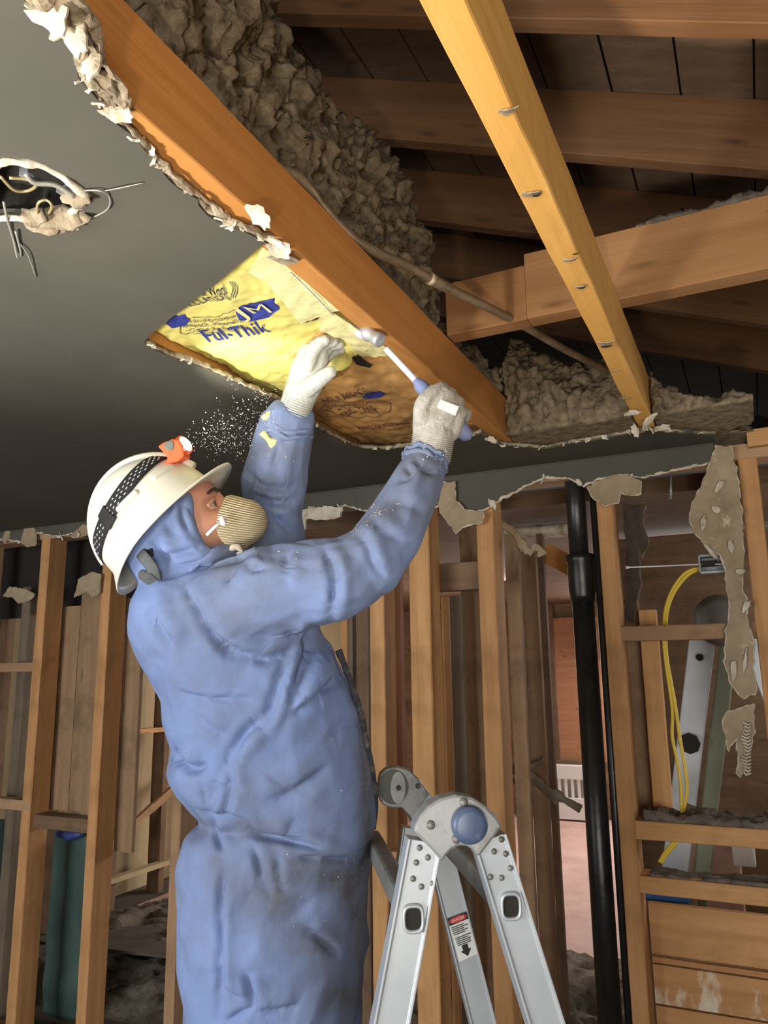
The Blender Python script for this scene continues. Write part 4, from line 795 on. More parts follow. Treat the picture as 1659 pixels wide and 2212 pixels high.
# far hinge: open cylinder head with a cut away face
fc = FP(858, 1696); 
poly = [(822, 1672), (836, 1660), (858, 1656), (882, 1662), (905, 1682), (922, 1706), (936, 1726), (918, 1752), (894, 1786), (884, 1764), (868, 1746), (846, 1746), (826, 1738), (815, 1712)]
fh = MB().prism([FP(x, y, .005) for x, y in poly], rdir * .03).build('hinge', 'alu_hinge', ld, False, .003)
MB().prism([FP(850 + 33 * math.cos(q), 1700 + 38 * math.sin(q), .0065) for q in [2 * math.pi * i / 28 for i in range(28)]], rdir * .004).build('hinge_recess_shade', 'greyp', fh)  # flat disc, its darker grey paints the shade of the hinge cavity
MB().prism([FP(860 + 17 * math.cos(q), 1702 + 36 * math.sin(q), .008) for q in [2 * math.pi * i / 28 for i in range(28)]], rdir * .003).build('hinge_lug', 'alu_hinge', fh, False, .001)
for x, y in ((861, 1702), (903, 1698), (925, 1733), (913, 1752)): MB().lathe([(.005, 0), (.005, .002), (.003, .004), (.0003, .0045)], FP(x, y, .008), -rdir, 14).build('hinge_pin', 'alu_dark', fh, True)
MB().prism([FP(x, y, .0075) for x, y in ((928, 1712), (938, 1727), (896, 1788), (889, 1772))], rdir * .004).build('hinge_collar', 'alu', fh, False, .001)
# warning label on the far rail
PL = lambda x, y, o=.0045: FP(x, y, o)
lb = MB().prism([PL(966, 1985), (PL(1008, 1969)), PL(1032, 2060), PL(992, 2078)], -rdir * .0006).build('warning_label', 'sticker', ld); lb['label'] = 'white warning label with red oval and arrow'
MB().prism([PL(966, 1985, .0052), PL(1008, 1969, .0052), PL(1012, 1984, .0052), PL(971, 2001, .0052)], -rdir * .0003).build('label_band', 'black', lb)
cen = PL(989, 1985, .0056); u = (PL(1008, 1969) - PL(966, 1985)).normalized(); v = u.cross(-rdir)
v = (PL(966, 1985) - PL(971, 2001)).normalized()
MB().prism([cen + u * .0185 * math.cos(q) + v * .0058 * math.sin(q) for q in [2 * math.pi * i / 24 for i in range(24)]], -rdir * .0003).build('label_oval', 'red', lb)
mb = MB(); text_mb(mb, 'DANGER', cen - u * .013 - v * .003 - rdir * .0006, u, v, .026, .006); mb.build('label_word', 'sticker', lb)
mb = MB(); rnd = random.Random(8)
for i in range(11):
    t = i / 10; A = PL(975 + 14 * t, 2006 + 38 * t, .0056); L = .034 * rnd.uniform(.7, 1); 
    if i == 5: continue
    mb.prism([A, A + u * L, A + u * L + v * .0016, A + v * .0016], -rdir * .0002)
mb.build('label_lines', 'black', lb)
ar = PL(1008, 2056, .0056); MB().prism([ar + u * p + v * q for p, q in ((-.006, .014), (.006, .014), (.006, .004), (.011, .004), (0, -.008), (-.011, .004), (-.006, .004))], -rdir * .0003).build('label_arrow', 'black', lb)
blob = None

# ================================================================== WORKER
feet = at(590, 2212, 1.47); 
person = empty('person', (feet.x, feet.y, 0), 'worker in dusty blue hooded coverall, white hard hat and respirator, reaching up with a hammer', 'person')
def ring_px(xl, xr, y, t, b, n=40, pw=.85):
    c = at((xl + xr) / 2, y, t); a = (xr - xl) / 2 / F * t; fw = Vector((-BK.x, -BK.y, 0)).normalized(); rt = Vector((RT.x, RT.y, 0)).normalized()
    f = lambda q: math.copysign(abs(q) ** pw, q)
    return [c + rt * a * f(math.cos(2 * math.pi * j / n)) + fw * b * f(math.sin(2 * math.pi * j / n)) for j in range(n)]
def loft_smooth(mb, rows, **kw):
    R = crom(rows, 5); mb.loft([ring_px(*r) for r in R])
def px_tube(mb, rows, n=28, flat=1.0, scale=1.0, k=5):
    R = crom(rows, k); pts = [at(r[0], r[1], r[2]) for r in R]; rad = [r[3] / F * r[2] * scale for r in R]
    mb.tube(pts, rad, n, ref=BK, flat=flat, dome=True)
torso = [(352, 500, 1222, 1.47, .06), (312, 585, 1255, 1.47, .11), (296, 655, 1300, 1.47, .15), (289, 690, 1350, 1.47, .165), (299, 712, 1400, 1.47, .17), (322, 742, 1450, 1.47, .17), (353, 766, 1500, 1.47, .17), (361, 784, 1560, 1.47, .17), (378, 796, 1620, 1.47, .17), (366, 804, 1668, 1.47, .172), (384, 806, 1708, 1.47, .168), (414, 806, 1744, 1.47, .158), (431, 804, 1765, 1.47, .145), (418, 803, 1780, 1.47, .150), (402, 801, 1802, 1.47, .160), (391, 798, 1860, 1.47, .165), (388, 795, 1960, 1.47, .165), (397, 787, 2080, 1.47, .16), (404, 780, 2160, 1.47, .155), (406, 775, 2230, 1.47, .15), (410, 770, 2330, 1.47, .14)]
rarm = [(440, 1335, 1.395, 92), (560, 1283, 1.36, 98), (680, 1258, 1.345, 92), (760, 1232, 1.35, 86), (812, 1192, 1.36, 78), (858, 1115, 1.39, 70), (898, 1048, 1.42, 60), (922, 986, 1.45, 47)]
larm = [(560, 1260, 1.58, 62), (590, 1180, 1.61, 56), (588, 1120, 1.62, 60), (590, 1065, 1.62, 63), (600, 1005, 1.61, 62), (612, 950, 1.60, 60), (621, 918, 1.59, 56)]
# head frame
Hc = at(393, 1147, 1.47); th = math.radians(27)
hf = (RT * math.cos(th) + UP * math.sin(th) - BK * .06).normalized(); hs = BK - hf * BK.dot(hf); hs.normalize(); hu = hs.cross(hf) * -1; hu = hu if hu.dot(UP) > 0 else -hu
HP = lambda s, f, u: Hc + hs * s + hf * f + hu * u
# --- body: head with face, neck, trunk, limbs as one skin
prof = [(-.122, .052, .016, .016), (-.112, .044, .036, .038), (-.095, .030, .050, .060), (-.07, .013, .060, .077), (-.04, .002, .067, .088), (0, -.003, .071, .093), (.035, -.005, .075, .097), (.07, -.006, .071, .091), (.095, -.006, .054, .069), (.110, -.006, .030, .038), (.116, -.006, .008, .010)]
mb = MB(); n = 72; rings = []
for r in crom(prof, 6):
    u, cf, W, Lh = r; row = []
    for j in range(n):
        q = 2 * math.pi * j / n; f = cf + Lh * math.cos(q); s = W * math.sin(q)
        if math.cos(q) > 0:
            g = lambda a, b, sa, sb, amp: amp * math.exp(-((s - a) / sa) ** 2 - ((u - b) / sb) ** 2)
            f += g(0, -.022, .0125, .020, .024) + g(0, .004, .009, .022, .012) + g(.03, .038, .026, .008, .006) + g(-.03, .038, .026, .008, .006) - g(.031, .016, .015, .012, .010) - g(-.031, .016, .015, .012, .010) + g(.036, -.012, .02, .018, .005) + g(-.036, -.012, .02, .018, .005) + g(0, -.052, .022, .006, .005) + g(0, -.068, .02, .006, .005) - g(0, -.060, .024, .003, .004) + g(0, -.098, .02, .014, .006) + g(0, .022, .008, .016, .004)
        row.append(HP(s, f, u))
    rings.append(row)
mb.loft(rings)
core = MB(); core.add(mb.v, mb.f)
for sg in (1, -1):        # ears
    core.tube([HP(.066 * sg, -.012, .022), HP(.072 * sg, -.02, .012), HP(.071 * sg, -.015, -.008), HP(.066 * sg, -.008, -.022)], [.007, .008, .008, .006], 10, dome=True)
core.tube([HP(0, -.01, -.05), at(395, 1215, 1.47), at(430, 1300, 1.47)], [.055, .056, .07], 24)
sh = lambda rows, k: [(r[0] + (r[1] - r[0]) * k, r[1] - (r[1] - r[0]) * k, r[2], r[3], r[4] * (1 - 2 * k)) for r in rows]
loft_smooth(core, sh(torso, .14)); px_tube(core, rarm, 20, 1, .62); px_tube(core, larm, 20, 1, .62)
fw = Vector((-BK.x, -BK.y, 0)).normalized(); rt = Vector((RT.x, RT.y, 0)).normalized()
legs = []
for sg in (-1, 1):
    hip = at(590, 2150, 1.47) + fw * .075 * sg; foot = Vector((feet.x, feet.y, .09)) + fw * .12 * sg + rt * (.03 * sg); knee = hip.lerp(foot, .5) + rt * .02
    core.tube([hip, knee, foot], [.075, .055, .042], 16, dome=True); legs.append((hip, knee, foot))
body_me = voxel(core, .0042, 3); co = get_co(body_me)
rel = co - np.array(Hc); uu = rel @ np.array(hu); ff = rel @ np.array(hf); ss = rel @ np.array(hs)
beard = np.clip((-uu - .020 - .25 * np.clip(ff - .05, 0, 1)) / .03, 0, 1) * np.clip((.13 + uu) / .02, 0, 1) * .75
body = link('body', body_me, 'skin', person, True)
at_ = body.data.attributes.new('beard', 'FLOAT', 'POINT'); at_.data.foreach_set('value', beard.astype(np.float32))
for sg in (1, -1):
    c = HP(.031 * sg, .0735, .0155); mb = MB(); mb.lathe([(.0002, -.0115), (.008, -.008), (.0115, 0), (.010, .006), (.0062, .0098)], c, hf, 20); mb.lathe([(.0062, .0098), (.0035, .0112), (.0002, .0117)], c, hf, 20, 1); mb.build('eye', ['skin_eye', 'iris'], body, True)
    L = [HP(.016 * sg, .096, .036), HP(.030 * sg, .094, .041), HP(.046 * sg, .083, .037)]; MB().tube([Vector(p) for p in crom(L, 5)], .0034, 8, ref=hu, flat=.9, dome=True).build('eyebrow', 'hair', body, True)
    for nm, du, rr_ in (('upper_eyelid', .0075, .0036), ('lower_eyelid', -.0080, .0016)):
        L = [HP(.019 * sg, .079, .0135 + du * .2), HP(.026 * sg, .0835, .0155 + du * .9), HP(.033 * sg, .0825, .0155 + du), HP(.043 * sg, .073, .0145 + du * .3)]; MB().tube([Vector(p) for p in crom(L, 5)], rr_, 8, dome=True).build(nm, 'skin', body, True)
# --- coverall
cs = MB(); loft_smooth(cs, torso); px_tube(cs, rarm); px_tube(cs, larm)
hood = [(-.112, .0, .02, .02), (-.108, .0, .06, .07), (-.09, .0, .082, .100), (-.05, .0, .089, .118), (.0, -.004, .088, .122), (.030, -.008, .083, .116), (.048, -.014, .073, .096), (.050, -.014, .065, .088)]
rings = []
for f, cu, W, Lh in crom(hood, 5):
    row = []
    for j in range(48):
        q = 2 * math.pi * j / 48; u = cu + Lh * math.sin(q); k = min(1, max(0, f) / .045); row.append(HP(W * math.cos(q), f + k * ((.46 * min(u, .055) if u > 0 else -.04 * u) - .014), u))
    rings.append(row)
cs.loft(rings)
cs.tube([HP(0, -.02, -.06), at(400, 1225, 1.47), at(440, 1290, 1.47)], [.088, .10, .12], 32)
cs.tube([at(470, 1170, 1.47), at(480, 1215, 1.46), at(480, 1260, 1.46)], [.03, .055, .08], 24, dome=True)
for hip, knee, foot in legs: cs.tube([hip, knee, foot + Vector((0, 0, .02))], [.115, .088, .075], 28, dome=False)
# blousing over the waist elastic
px_tube(cs, [(382, 1655, 1.44, 22), (400, 1695, 1.40, 34), (440, 1735, 1.36, 26)], 16)
suit = voxel(cs, .0044, 8)
def creases(me, lines, amp_noise=.0012):
    co = get_co(me); no = get_no(me); X, Yp = proj_np(co); facing = np.clip(((np.array(CAM) - co) * no).sum(1) * 3, 0, 1); d = np.zeros(len(co))
    for L, sg, am in lines:
        P = np.array(crom(L, 5)); best = np.full(len(co), 1e9); fr_ = np.zeros(len(co)); side_ = np.zeros(len(co))
        for i in range(len(P) - 1):
            a, b = P[i], P[i + 1]; v = b - a; L2 = v @ v + 1e-9; tt = np.clip(((X - a[0]) * v[0] + (Yp - a[1]) * v[1]) / L2, 0, 1); dx = X - a[0] - tt * v[0]; dy = Yp - a[1] - tt * v[1]; q = dx * dx + dy * dy; m_ = q < best
            best[m_] = q[m_]; fr_[m_] = (i + tt[m_]) / (len(P) - 1); side_[m_] = ((dx * v[1] - dy * v[0]) / math.sqrt(L2))[m_]
        D = np.sqrt(best); taper = np.clip(np.sin(np.pi * np.clip(fr_, .03, .97)) * 1.5, 0, 1)
        d += taper * am * (-.70 * np.exp(-((np.sqrt(D * D + 4) - 2) / (.9 * sg))) + .80 * np.tanh(side_ / (.45 * sg)) * np.exp(-(D / (2.4 * sg))) + .30 * np.exp(-((D - 2.4 * sg) / (1.6 * sg)) ** 2))
    d *= facing
    def cr_(p):
        q = Vector((p[0] * 6 + p[2] * 4, p[1] * 6, p[2] * 6 - p[0] * 5)); w_ = noise.noise_vector(Vector(p) * 5) * .3
        r1 = math.sqrt(noise.noise(q + w_) ** 2 + .004); r2 = math.sqrt(noise.noise(q * 2.1 + w_ + Vector((5, 3, 1))) ** 2 + .003)
        return 1.5 * r1 + .55 * r2 + .9 * noise.noise(Vector(p) * 4)
    nzv = np.array([cr_(p) for p in co])
    co = co + no * (d + amp_noise * (nzv - .3))[:, None]; set_co(me, co); return evaluated(me, [('SMOOTH', dict(factor=.5, iterations=2))])
CR = [([(401, 1262), (430, 1310), (455, 1359), (488, 1398), (525, 1431)], 9, .010), ([(455, 1362), (510, 1402), (570, 1418), (620, 1402), (648, 1386)], 11, .013), ([(648, 1386), (676, 1354)], 8, .010), ([(633, 1406), (622, 1440), (608, 1473), (592, 1520), (577, 1553), (532, 1588), (500, 1640), (476, 1683)], 9, .012), ([(679, 1362), (676, 1410), (650, 1475), (626, 1543)], 12, .016), ([(626, 1545), (668, 1510), (705, 1478), (738, 1452)], 11, .009),
      ([(624, 1190), (622, 1230), (623, 1275)], 6, .007), ([(706, 1185), (722, 1225), (727, 1272), (718, 1348)], 8, .012), ([(532, 1208), (545, 1225), (570, 1222)], 6, .008), ([(530, 1200), (500, 1240), (490, 1262)], 7, .006), ([(760, 1140), (795, 1170), (810, 1215), (840, 1250)], 8, .006), ([(800, 1110), (840, 1150), (880, 1165)], 9, .005), ([(840, 1080), (880, 1085), (930, 1110)], 8, .004),
      ([(425, 1748), (456, 1759), (490, 1758), (528, 1774), (553, 1797), (610, 1807), (678, 1826), (745, 1843)], 8, .013), ([(506, 1662), (502, 1710), (496, 1755)], 7, .009), ([(470, 1700), (462, 1730), (456, 1756)], 7, .008), ([(440, 1705), (446, 1735), (452, 1756)], 5, .006), ([(456, 1762), (470, 1800), (486, 1850)], 7, .008), ([(547, 1825), (560, 1860), (572, 1898), (600, 1965)], 8, .009), ([(605, 1848), (606, 1890), (614, 1930)], 6, .006), ([(660, 2001), (700, 2030), (741, 2072)], 9, .009), ([(488, 1880), (480, 1930), (479, 2050), (481, 2208)], 7, .011), ([(534, 2098), (545, 2140), (556, 2183)], 7, .008), ([(556, 2183), (600, 2180), (645, 2172)], 7, .007), ([(490, 2206), (520, 2185), (545, 2178)], 7, .008), ([(480, 2125), (510, 2150), (540, 2158)], 6, .006), ([(640, 1848), (700, 1852), (790, 1856)], 8, .008),
      ([(378, 1612), (392, 1640), (416, 1656), (446, 1646)], 9, .014), ([(384, 1490), (420, 1502), (462, 1508), (520, 1506), (567, 1515)], 6, .006), ([(420, 1540), (455, 1570), (490, 1590)], 7, .005), ([(700, 1600), (740, 1560), (780, 1560)], 10, .005), ([(560, 1740), (640, 1700), (720, 1640)], 14, .006), ([(330, 1300), (345, 1350), (380, 1400)], 10, .006),
      ([(540, 1020), (565, 1045), (600, 1052), (640, 1050)], 7, .010), ([(535, 1062), (570, 1075), (610, 1082), (640, 1075)], 7, .010), ([(585, 1110), (610, 1125), (632, 1150)], 7, .008), ([(605, 960), (600, 990), (590, 1015)], 8, .006), ([(560, 915), (600, 950), (620, 945)], 6, .006), ([(900, 985), (915, 1010), (950, 1020)], 6, .006), ([(880, 1000), (890, 1030), (860, 1045)], 6, .006),
      ([(330, 1140), (345, 1185), (380, 1215)], 7, .006), ([(345, 1200), (390, 1190), (440, 1180)], 6, .006), ([(370, 1080), (365, 1130), (390, 1160)], 7, .005), ([(400, 1060), (396, 1110), (412, 1150)], 6, .004), ([(330, 1250), (400, 1225), (480, 1205), (560, 1185)], 7, .010)]
def crumple(me, amp):
    co = get_co(me); no = get_no(me); dv = np.empty(len(co))
    for i, p in enumerate(co):
        q = Vector((p[0] * 7 + p[2] * 4, p[1] * 7, p[2] * 7 - p[0] * 6)); w_ = noise.noise_vector(Vector(p) * 5) * .3
        dv[i] = abs(noise.noise(q + w_)) * 1.5 + .8 * abs(noise.noise(q * 1.9 + w_ + Vector((5, 3, 1)))) + .9 * noise.noise(Vector(p) * 4) - .5
    set_co(me, co + no * (dv * amp)[:, None]); n = len(me.polygons)
    return evaluated(me, [('DECIMATE', dict(ratio=2600 / (2 * n))), ('SUBSURF', dict(subdivision_type='SIMPLE', levels=3)), ('SMOOTH', dict(factor=.5, iterations=7))])
suit = crumple(suit, .009)
suit = creases(suit, [(L, sg, am * 1.45) for L, sg, am in CR])
co = get_co(suit); X, Yp = proj_np(co); dirt = np.zeros(len(co))
for x, y, rx, ry, s in ((770, 1925, 50, 70, 1.1), (690, 1880, 70, 45, .8), (740, 2150, 60, 45, .9), (790, 1600, 22, 160, 1.0), (700, 2040, 60, 40, .7), (540, 1790, 60, 25, .5), (830, 1105, 60, 30, .7), (770, 1150, 60, 35, .6), (600, 1215, 150, 30, .45), (560, 1900, 70, 60, .35), (640, 1690, 90, 40, .35), (620, 2000, 60, 60, .45), (470, 1860, 30, 60, .45), (920, 1000, 40, 40, .4), (600, 980, 60, 60, .4), (560, 1060, 40, 30, .6), (795, 1800, 20, 120, .8), (430, 1790, 30, 40, .5), (785, 2060, 25, 120, .7), (590, 1940, 40, 60, .5)):
    dirt += s * np.exp(-((X - x) / rx) ** 2 - ((Yp - y) / ry) ** 2)
dirt = np.clip(dirt, 0, 1)
suit_o = link('coverall', suit, 'suit', person, True)
at_ = suit_o.data.attributes.new('dirt', 'FLOAT', 'POINT'); at_.data.foreach_set('value', dirt.astype(np.float32))
rnd = random.Random(17); no = get_no(suit); fc_ = ((np.array(CAM) - co) * no).sum(1); dep = (co - CAM) @ M[2] * -1; mb = MB()
for x, y, rx, ry, k in ((832, 1102, 34, 14, 26), (650, 1200, 110, 18, 16), (770, 1140, 40, 16, 12), (930, 1000, 26, 22, 12), (700, 1960, 90, 120, 14), (600, 960, 40, 40, 14), (760, 1700, 40, 200, 10)):
    idx = np.where((abs(X - x) < rx) & (abs(Yp - y) < ry) & (fc_ > .02))[0]
    for i in range(min(k, len(idx))):
        v = Vector(co[idx[rnd.randrange(len(idx))]]); r = rnd.uniform(.0006, .0017); mb.lathe([(.0002, -r * 1.3), (r, -r * .3), (r * .8, r * .5), (.0002, r * 1.1)], v, (rnd.gauss(0, 1), rnd.gauss(0, 1), rnd.gauss(0, 1)), 6)
cr_o = mb.build('dust_crumbs', 'gyp_white', suit_o); cr_o['kind'] = 'stuff'
# storm flap of the zip along the front edge, and dusty wool on the cuffs
zl = [(728, 1405), (742, 1440), (756, 1480), (771, 1525), (784, 1580), (796, 1640), (806, 1700), (808, 1740), (803, 1790)]
P = [at(x + 3, y, 1.445) for x, y in crom([(a, b) for a, b in zl], 6)]
MB().tube([Vector(p) for p in P], [.0055 + .0035 * abs(nz(p, 22, 3)) for p in P], 8).build('zip_flap', 'seam', suit_o, True)
mb = MB()
for L, r in (([(566, 905), (590, 888), (612, 900), (632, 912)], .010), ([(568, 935), (586, 955), (612, 968)], .009)): crust(mb, [at(x, y, 1.555) for x, y in L], r, int(L[0][0]), 8, .9)
mb.build('wool_fluff', 'paper_pale', suit_o, True)
for (x, y, t, r), (x2, y2, t2) in (((921, 988, 1.45, 47), (910, 1020, 1.44)), ((620, 916, 1.59, 56), (614, 945, 1.60))):      # bunched sleeve ends
    c = at(x, y, t); axd = (c - at(x2, y2, t2)).normalized(); u_ = axd.orthogonal().normalized(); v_ = axd.cross(u_); mb = MB()
    for k, dz in ((1.0, .002), (1.04, -.010)): L = [c + axd * (dz + .004 * math.sin(5 * q)) + (u_ * math.cos(q) + v_ * math.sin(q)) * (r / F * t * k * .98) for q in [2 * math.pi * i / 40 for i in range(41)]]; crust(mb, L, .0052, int(x + 40 * k), 8, .7)
    mb.build('sleeve_cuff', 'suit', suit_o, True)
# boots (below the picture)
for hip, knee, foot in legs: MB().tube([foot + Vector((0, 0, .06)), foot - Vector((0, 0, .03)), foot + rt * .06 - Vector((0, 0, .045)), foot + rt * .15 - Vector((0, 0, .05))], [.055, .052, .042, .034], 14, dome=True).build('boot', 'strap', person, True)
# --- respirator
mf = (RT * .97 + UP * .10 - BK * .16).normalized(); ms = BK - mf * BK.dot(mf); ms.normalize(); mu = ms.cross(mf); mu = mu if mu.dot(UP) > 0 else -mu
mc = at(490, 1137, 1.462); s1 = 1.462 / F
rows = [(-12, 60, 52, -4), (0, 60, 53, 0), (10, 58, 52, 2), (28, 54, 48, 4), (48, 48, 42, 5), (64, 38, 33, 6), (75, 25, 22, 6), (80, 12, 10, 6), (81.5, 2, 2, 6)]
rings = []; 
for f, ru, rs, off in crom(rows, 5):
    ring = []
    for j in range(64):
        q = 2 * math.pi * j / 64; su = math.sin(q); cu = math.cos(q)
        tilt = -.30 * su * ru * max(0, 1 - f / 70)          # base plane leans back to the nose bridge
        nose = 7 * math.exp(-((q - math.pi / 2) / .35) ** 2) * max(0, 1 - f / 40)
        ring.append(mc + (mf * (f - tilt * .0 + 6 + (24 * max(0, -su) ** 2 + 7 * max(0, su) ** 3 - 10 * abs(cu) ** 2) * max(0, 1 - f / 40)) + mu * (su * ru + off + nose) + ms * (cu * rs)) * s1)
    rings.append(ring)
me = MB().loft(rings).mesh('respirator'); co = get_co(me); rel = co - np.array(mc)
ff = rel @ np.array(mf); uu = rel @ np.array(mu); rib = (uu * .95 + ff * .28 + 2.2 * uu * ff) / .0046 * 2 * math.pi
mask = link('respirator', me, 'mask', person, True); a_ = mask.data.attributes.new('rib', 'FLOAT', 'POINT'); a_.data.foreach_set('value', rib.astype(np.float32)); mask['label'] = 'cream ribbed cup respirator'
MB().tube([at(x, y, t) for x, y, t in ((478, 1127, 1.402), (462, 1140, 1.396), (446, 1156, 1.394))], .0030, 8, ref=BK, flat=.5).build('strap', 'white_print', mask, True)
MB().tube([at(x, y, t) for x, y, t in ((478, 1120, 1.402), (482, 1130, 1.400))], .005, 8, ref=BK, flat=.5, dome=True).build('strap_clip', 'white_print', mask, True)
mb = MB(); crust(mb, [at(500, 1186, 1.42), at(512, 1180, 1.415), at(526, 1190, 1.42), at(515, 1196, 1.42)], .006, 5, 8, .9); mb.build('dust_fluff', 'gyp_white', mask, True)
# --- hard hat
ha = math.atan2(240, 225); hhf = (RT * math.cos(ha) + UP * math.sin(ha) - BK * .05).normalized(); hhs = BK + UP * .10; hhs = (hhs - hhf * hhs.dot(hhf)).normalized(); hhu = hhs.cross(hhf); hhu = hhu if hhu.dot(-RT + UP) > 0 else -hhu
hc = at(350, 1136, 1.47); A_, B_, H_ = .125, .108, .138
XP = lambda f, s, u: hc + hhf * f + hhs * s + hhu * u
rows = []; n = 96
def hat_ring(k, out=0, drop=0):
    r = []
    for j in range(n):
        q = 2 * math.pi * j / n; c, s = math.cos(q), math.sin(q); e = math.sqrt(max(0, 1 - k * k))
        r.append(XP((A_ + .0) * e * c, B_ * e * s, H_ * k))
    return r
def brim(frac, inner=False, dz=0):
    r = []
    for j in range(n):
        q = 2 * math.pi * j / n; c, s = math.cos(q), math.sin(q)
        fb = .040 * max(0, c) ** 1.6 + .010 * max(0, -c) ** 2 + .010
        f = A_ * c + fb * frac * c; ss_ = B_ * s + .012 * frac * s
        u = -.004 - frac * (.010 + .020 * max(0, -c) ** 2 - .004 * max(0, c)) + dz
        r.append(XP(f, ss_, u))
    return r
outer_r = [hat_ring(math.sin(a)) for a in np.linspace(math.pi / 2 - .02, .0, 22)] + [brim(.15), brim(.5), brim(.85), brim(1.0)]
inner_r = [brim(1.0, dz=-.004), brim(.5, dz=-.004), brim(.0, dz=-.006)] + [[hc + (p - hc) * .955 for p in hat_ring(math.sin(a))] for a in np.linspace(0, math.pi / 2 - .02, 18)]
hat = MB().loft(outer_r + inner_r).build('hard_hat', 'helmet', person, True); hat['label'] = 'white hard hat with an orange headlamp'
MB().tube([XP(A_ * math.cos(a), 0, H_ * math.sin(a) + .001) for a in np.linspace(.25, math.pi - .2, 30)], .011, 10, ref=hhs, flat=1.4).build('crown_ridge', 'helmet', hat, True)
for a0, a1, sx in ((.55, .95, 1), (1.35, 1.7, 1)): MB().tube([XP(A_ * .97 * math.cos(a) * .93, B_ * .965 * math.sin(a) * .93 + .002, H_ * .36) for a in np.linspace(a0, a1, 10)], .0075, 10, dome=True).build('shell_emboss', 'helmet', hat, True)
def strap_loop(width, off, a0, a1, k=60, base=.068, slope=.22):
    e1 = Vector((1, 0, slope)).normalized(); e2 = Vector((0, 1, 0)); nn = e1.cross(e2); rings = []
    for a in np.linspace(a0, a1, k):
        row = []
        for wv, ov in ((-.5, 0), (-.5, 1), (-.25, 1.1), (0, 1.12), (.25, 1.1), (.5, 1), (.5, 0)):
            c0 = Vector((0, 0, base)) + nn * wv * width; dd = e1 * math.cos(a) + e2 * math.sin(a)
            qa = (dd.x / A_) ** 2 + (dd.y / B_) ** 2 + (dd.z / H_) ** 2; qb = 2 * (c0.x * dd.x / A_ ** 2 + c0.y * dd.y / B_ ** 2 + c0.z * dd.z / H_ ** 2); qc = (c0.x / A_) ** 2 + (c0.y / B_) ** 2 + (c0.z / H_) ** 2 - 1
            L = (-qb + math.sqrt(max(0, qb * qb - 4 * qa * qc))) / (2 * qa); p = c0 + dd * (L + .0003 + off * ov); row.append(XP(p.x, p.y, p.z))
        rings.append(row)
    return rings
sr = strap_loop(.030, .0028, 0, 2 * math.pi); MB().loft(sr, False).build('lamp_strap', 'strap', hat, True)
mb = MB()
for i, a in enumerate(np.linspace(.35, 3.0, 27)):
    for wv in ((-.26, .0, .26) if i % 2 else (-.13, .13)):
        r = strap_loop(.030, .0028, a, a + .01, 2)[0]; p = r[3].lerp(r[1] if wv < 0 else r[5], abs(wv) * 2); t = (strap_loop(.030, .0028, a + .05, a + .06, 2)[0][3] - r[3]).normalized(); nrm = (p - hc).normalized(); mb.box(p + nrm * .0006, (.0024, .0008, .0005), Matrix((t, nrm.cross(t).normalized(), nrm)).transposed())
mb.build('strap_dots', 'dot', hat)
MB().loft(strap_loop(.037, .006, 1.88, 2.12, 8), True).build('strap_slider', 'strap', hat, True, .001)
hl = at(372, 982, 1.455); lu = (at(405, 955, 1.455) - at(375, 980, 1.455)).normalized(); lv = lu.cross(BK).normalized(); R3 = Matrix((lu, lv, lu.cross(lv))).transposed()
PB = lambda px, dep=.024: [at(x, y, 1.455 - dep) for x, y in px]
MB().prism(PB([(340, 964), (352, 956), (372, 948), (386, 950), (394, 962), (398, 985), (386, 996), (368, 1003), (354, 1006), (358, 996), (362, 988), (350, 974)]), -BK * .048).build('lamp_body', 'orange', hat, False, .003)
MB().prism(PB([(350, 964), (360, 952), (374, 950), (377, 964), (372, 974), (362, 974)], .026), -BK * .050).build('lamp_cover', 'greyp', hat, False, .003)
lc = at(397, 962, 1.455); ld_dir = (at(540, 800, 1.60) - lc).normalized(); ld2 = (RT * .80 + UP * .50 + BK * .33).normalized()
MB().lathe([(.016, -.012), (.0195, -.004), (.0195, .004), (.017, .005)], lc, ld2, 24).build('lamp_bezel', 'orange', hat, True)
MB().lathe([(.0165, .004), (.013, .0075), (.0003, .009)], lc, ld2, 24).build('lamp_lens', 'lens', hat, True)
spot('headlamp_beam', lc + ld_dir * .03, at(560, 770, 1.66), 6.6, (.98, 1, .9), 62, .75, .012)
# rear chin strap and buckle
MB().tube([Vector(p) for p in crom([at(x, y, t) for x, y, t in ((292, 1178, 1.40), (308, 1200, 1.375), (328, 1225, 1.365), (336, 1250, 1.37), (338, 1262, 1.38))], 6)], .011, 8, ref=BK, flat=.15).build('nape_strap', 'grey_strap', hat, True)
MB().tube([at(308, 1242, 1.37), at(322, 1250, 1.365), at(338, 1260, 1.37)], [.010, .011, .008], 10, ref=BK, flat=.35, dome=True).build('buckle', 'grey_strap', hat, True)
MB().tube([Vector(p) for p in crom([at(x, y, t) for x, y, t in ((300, 1150, 1.40), (312, 1180, 1.385), (318, 1205, 1.38))], 6)], .013, 8, ref=BK, flat=.2).build('suspension_band', 'strap', hat, True)

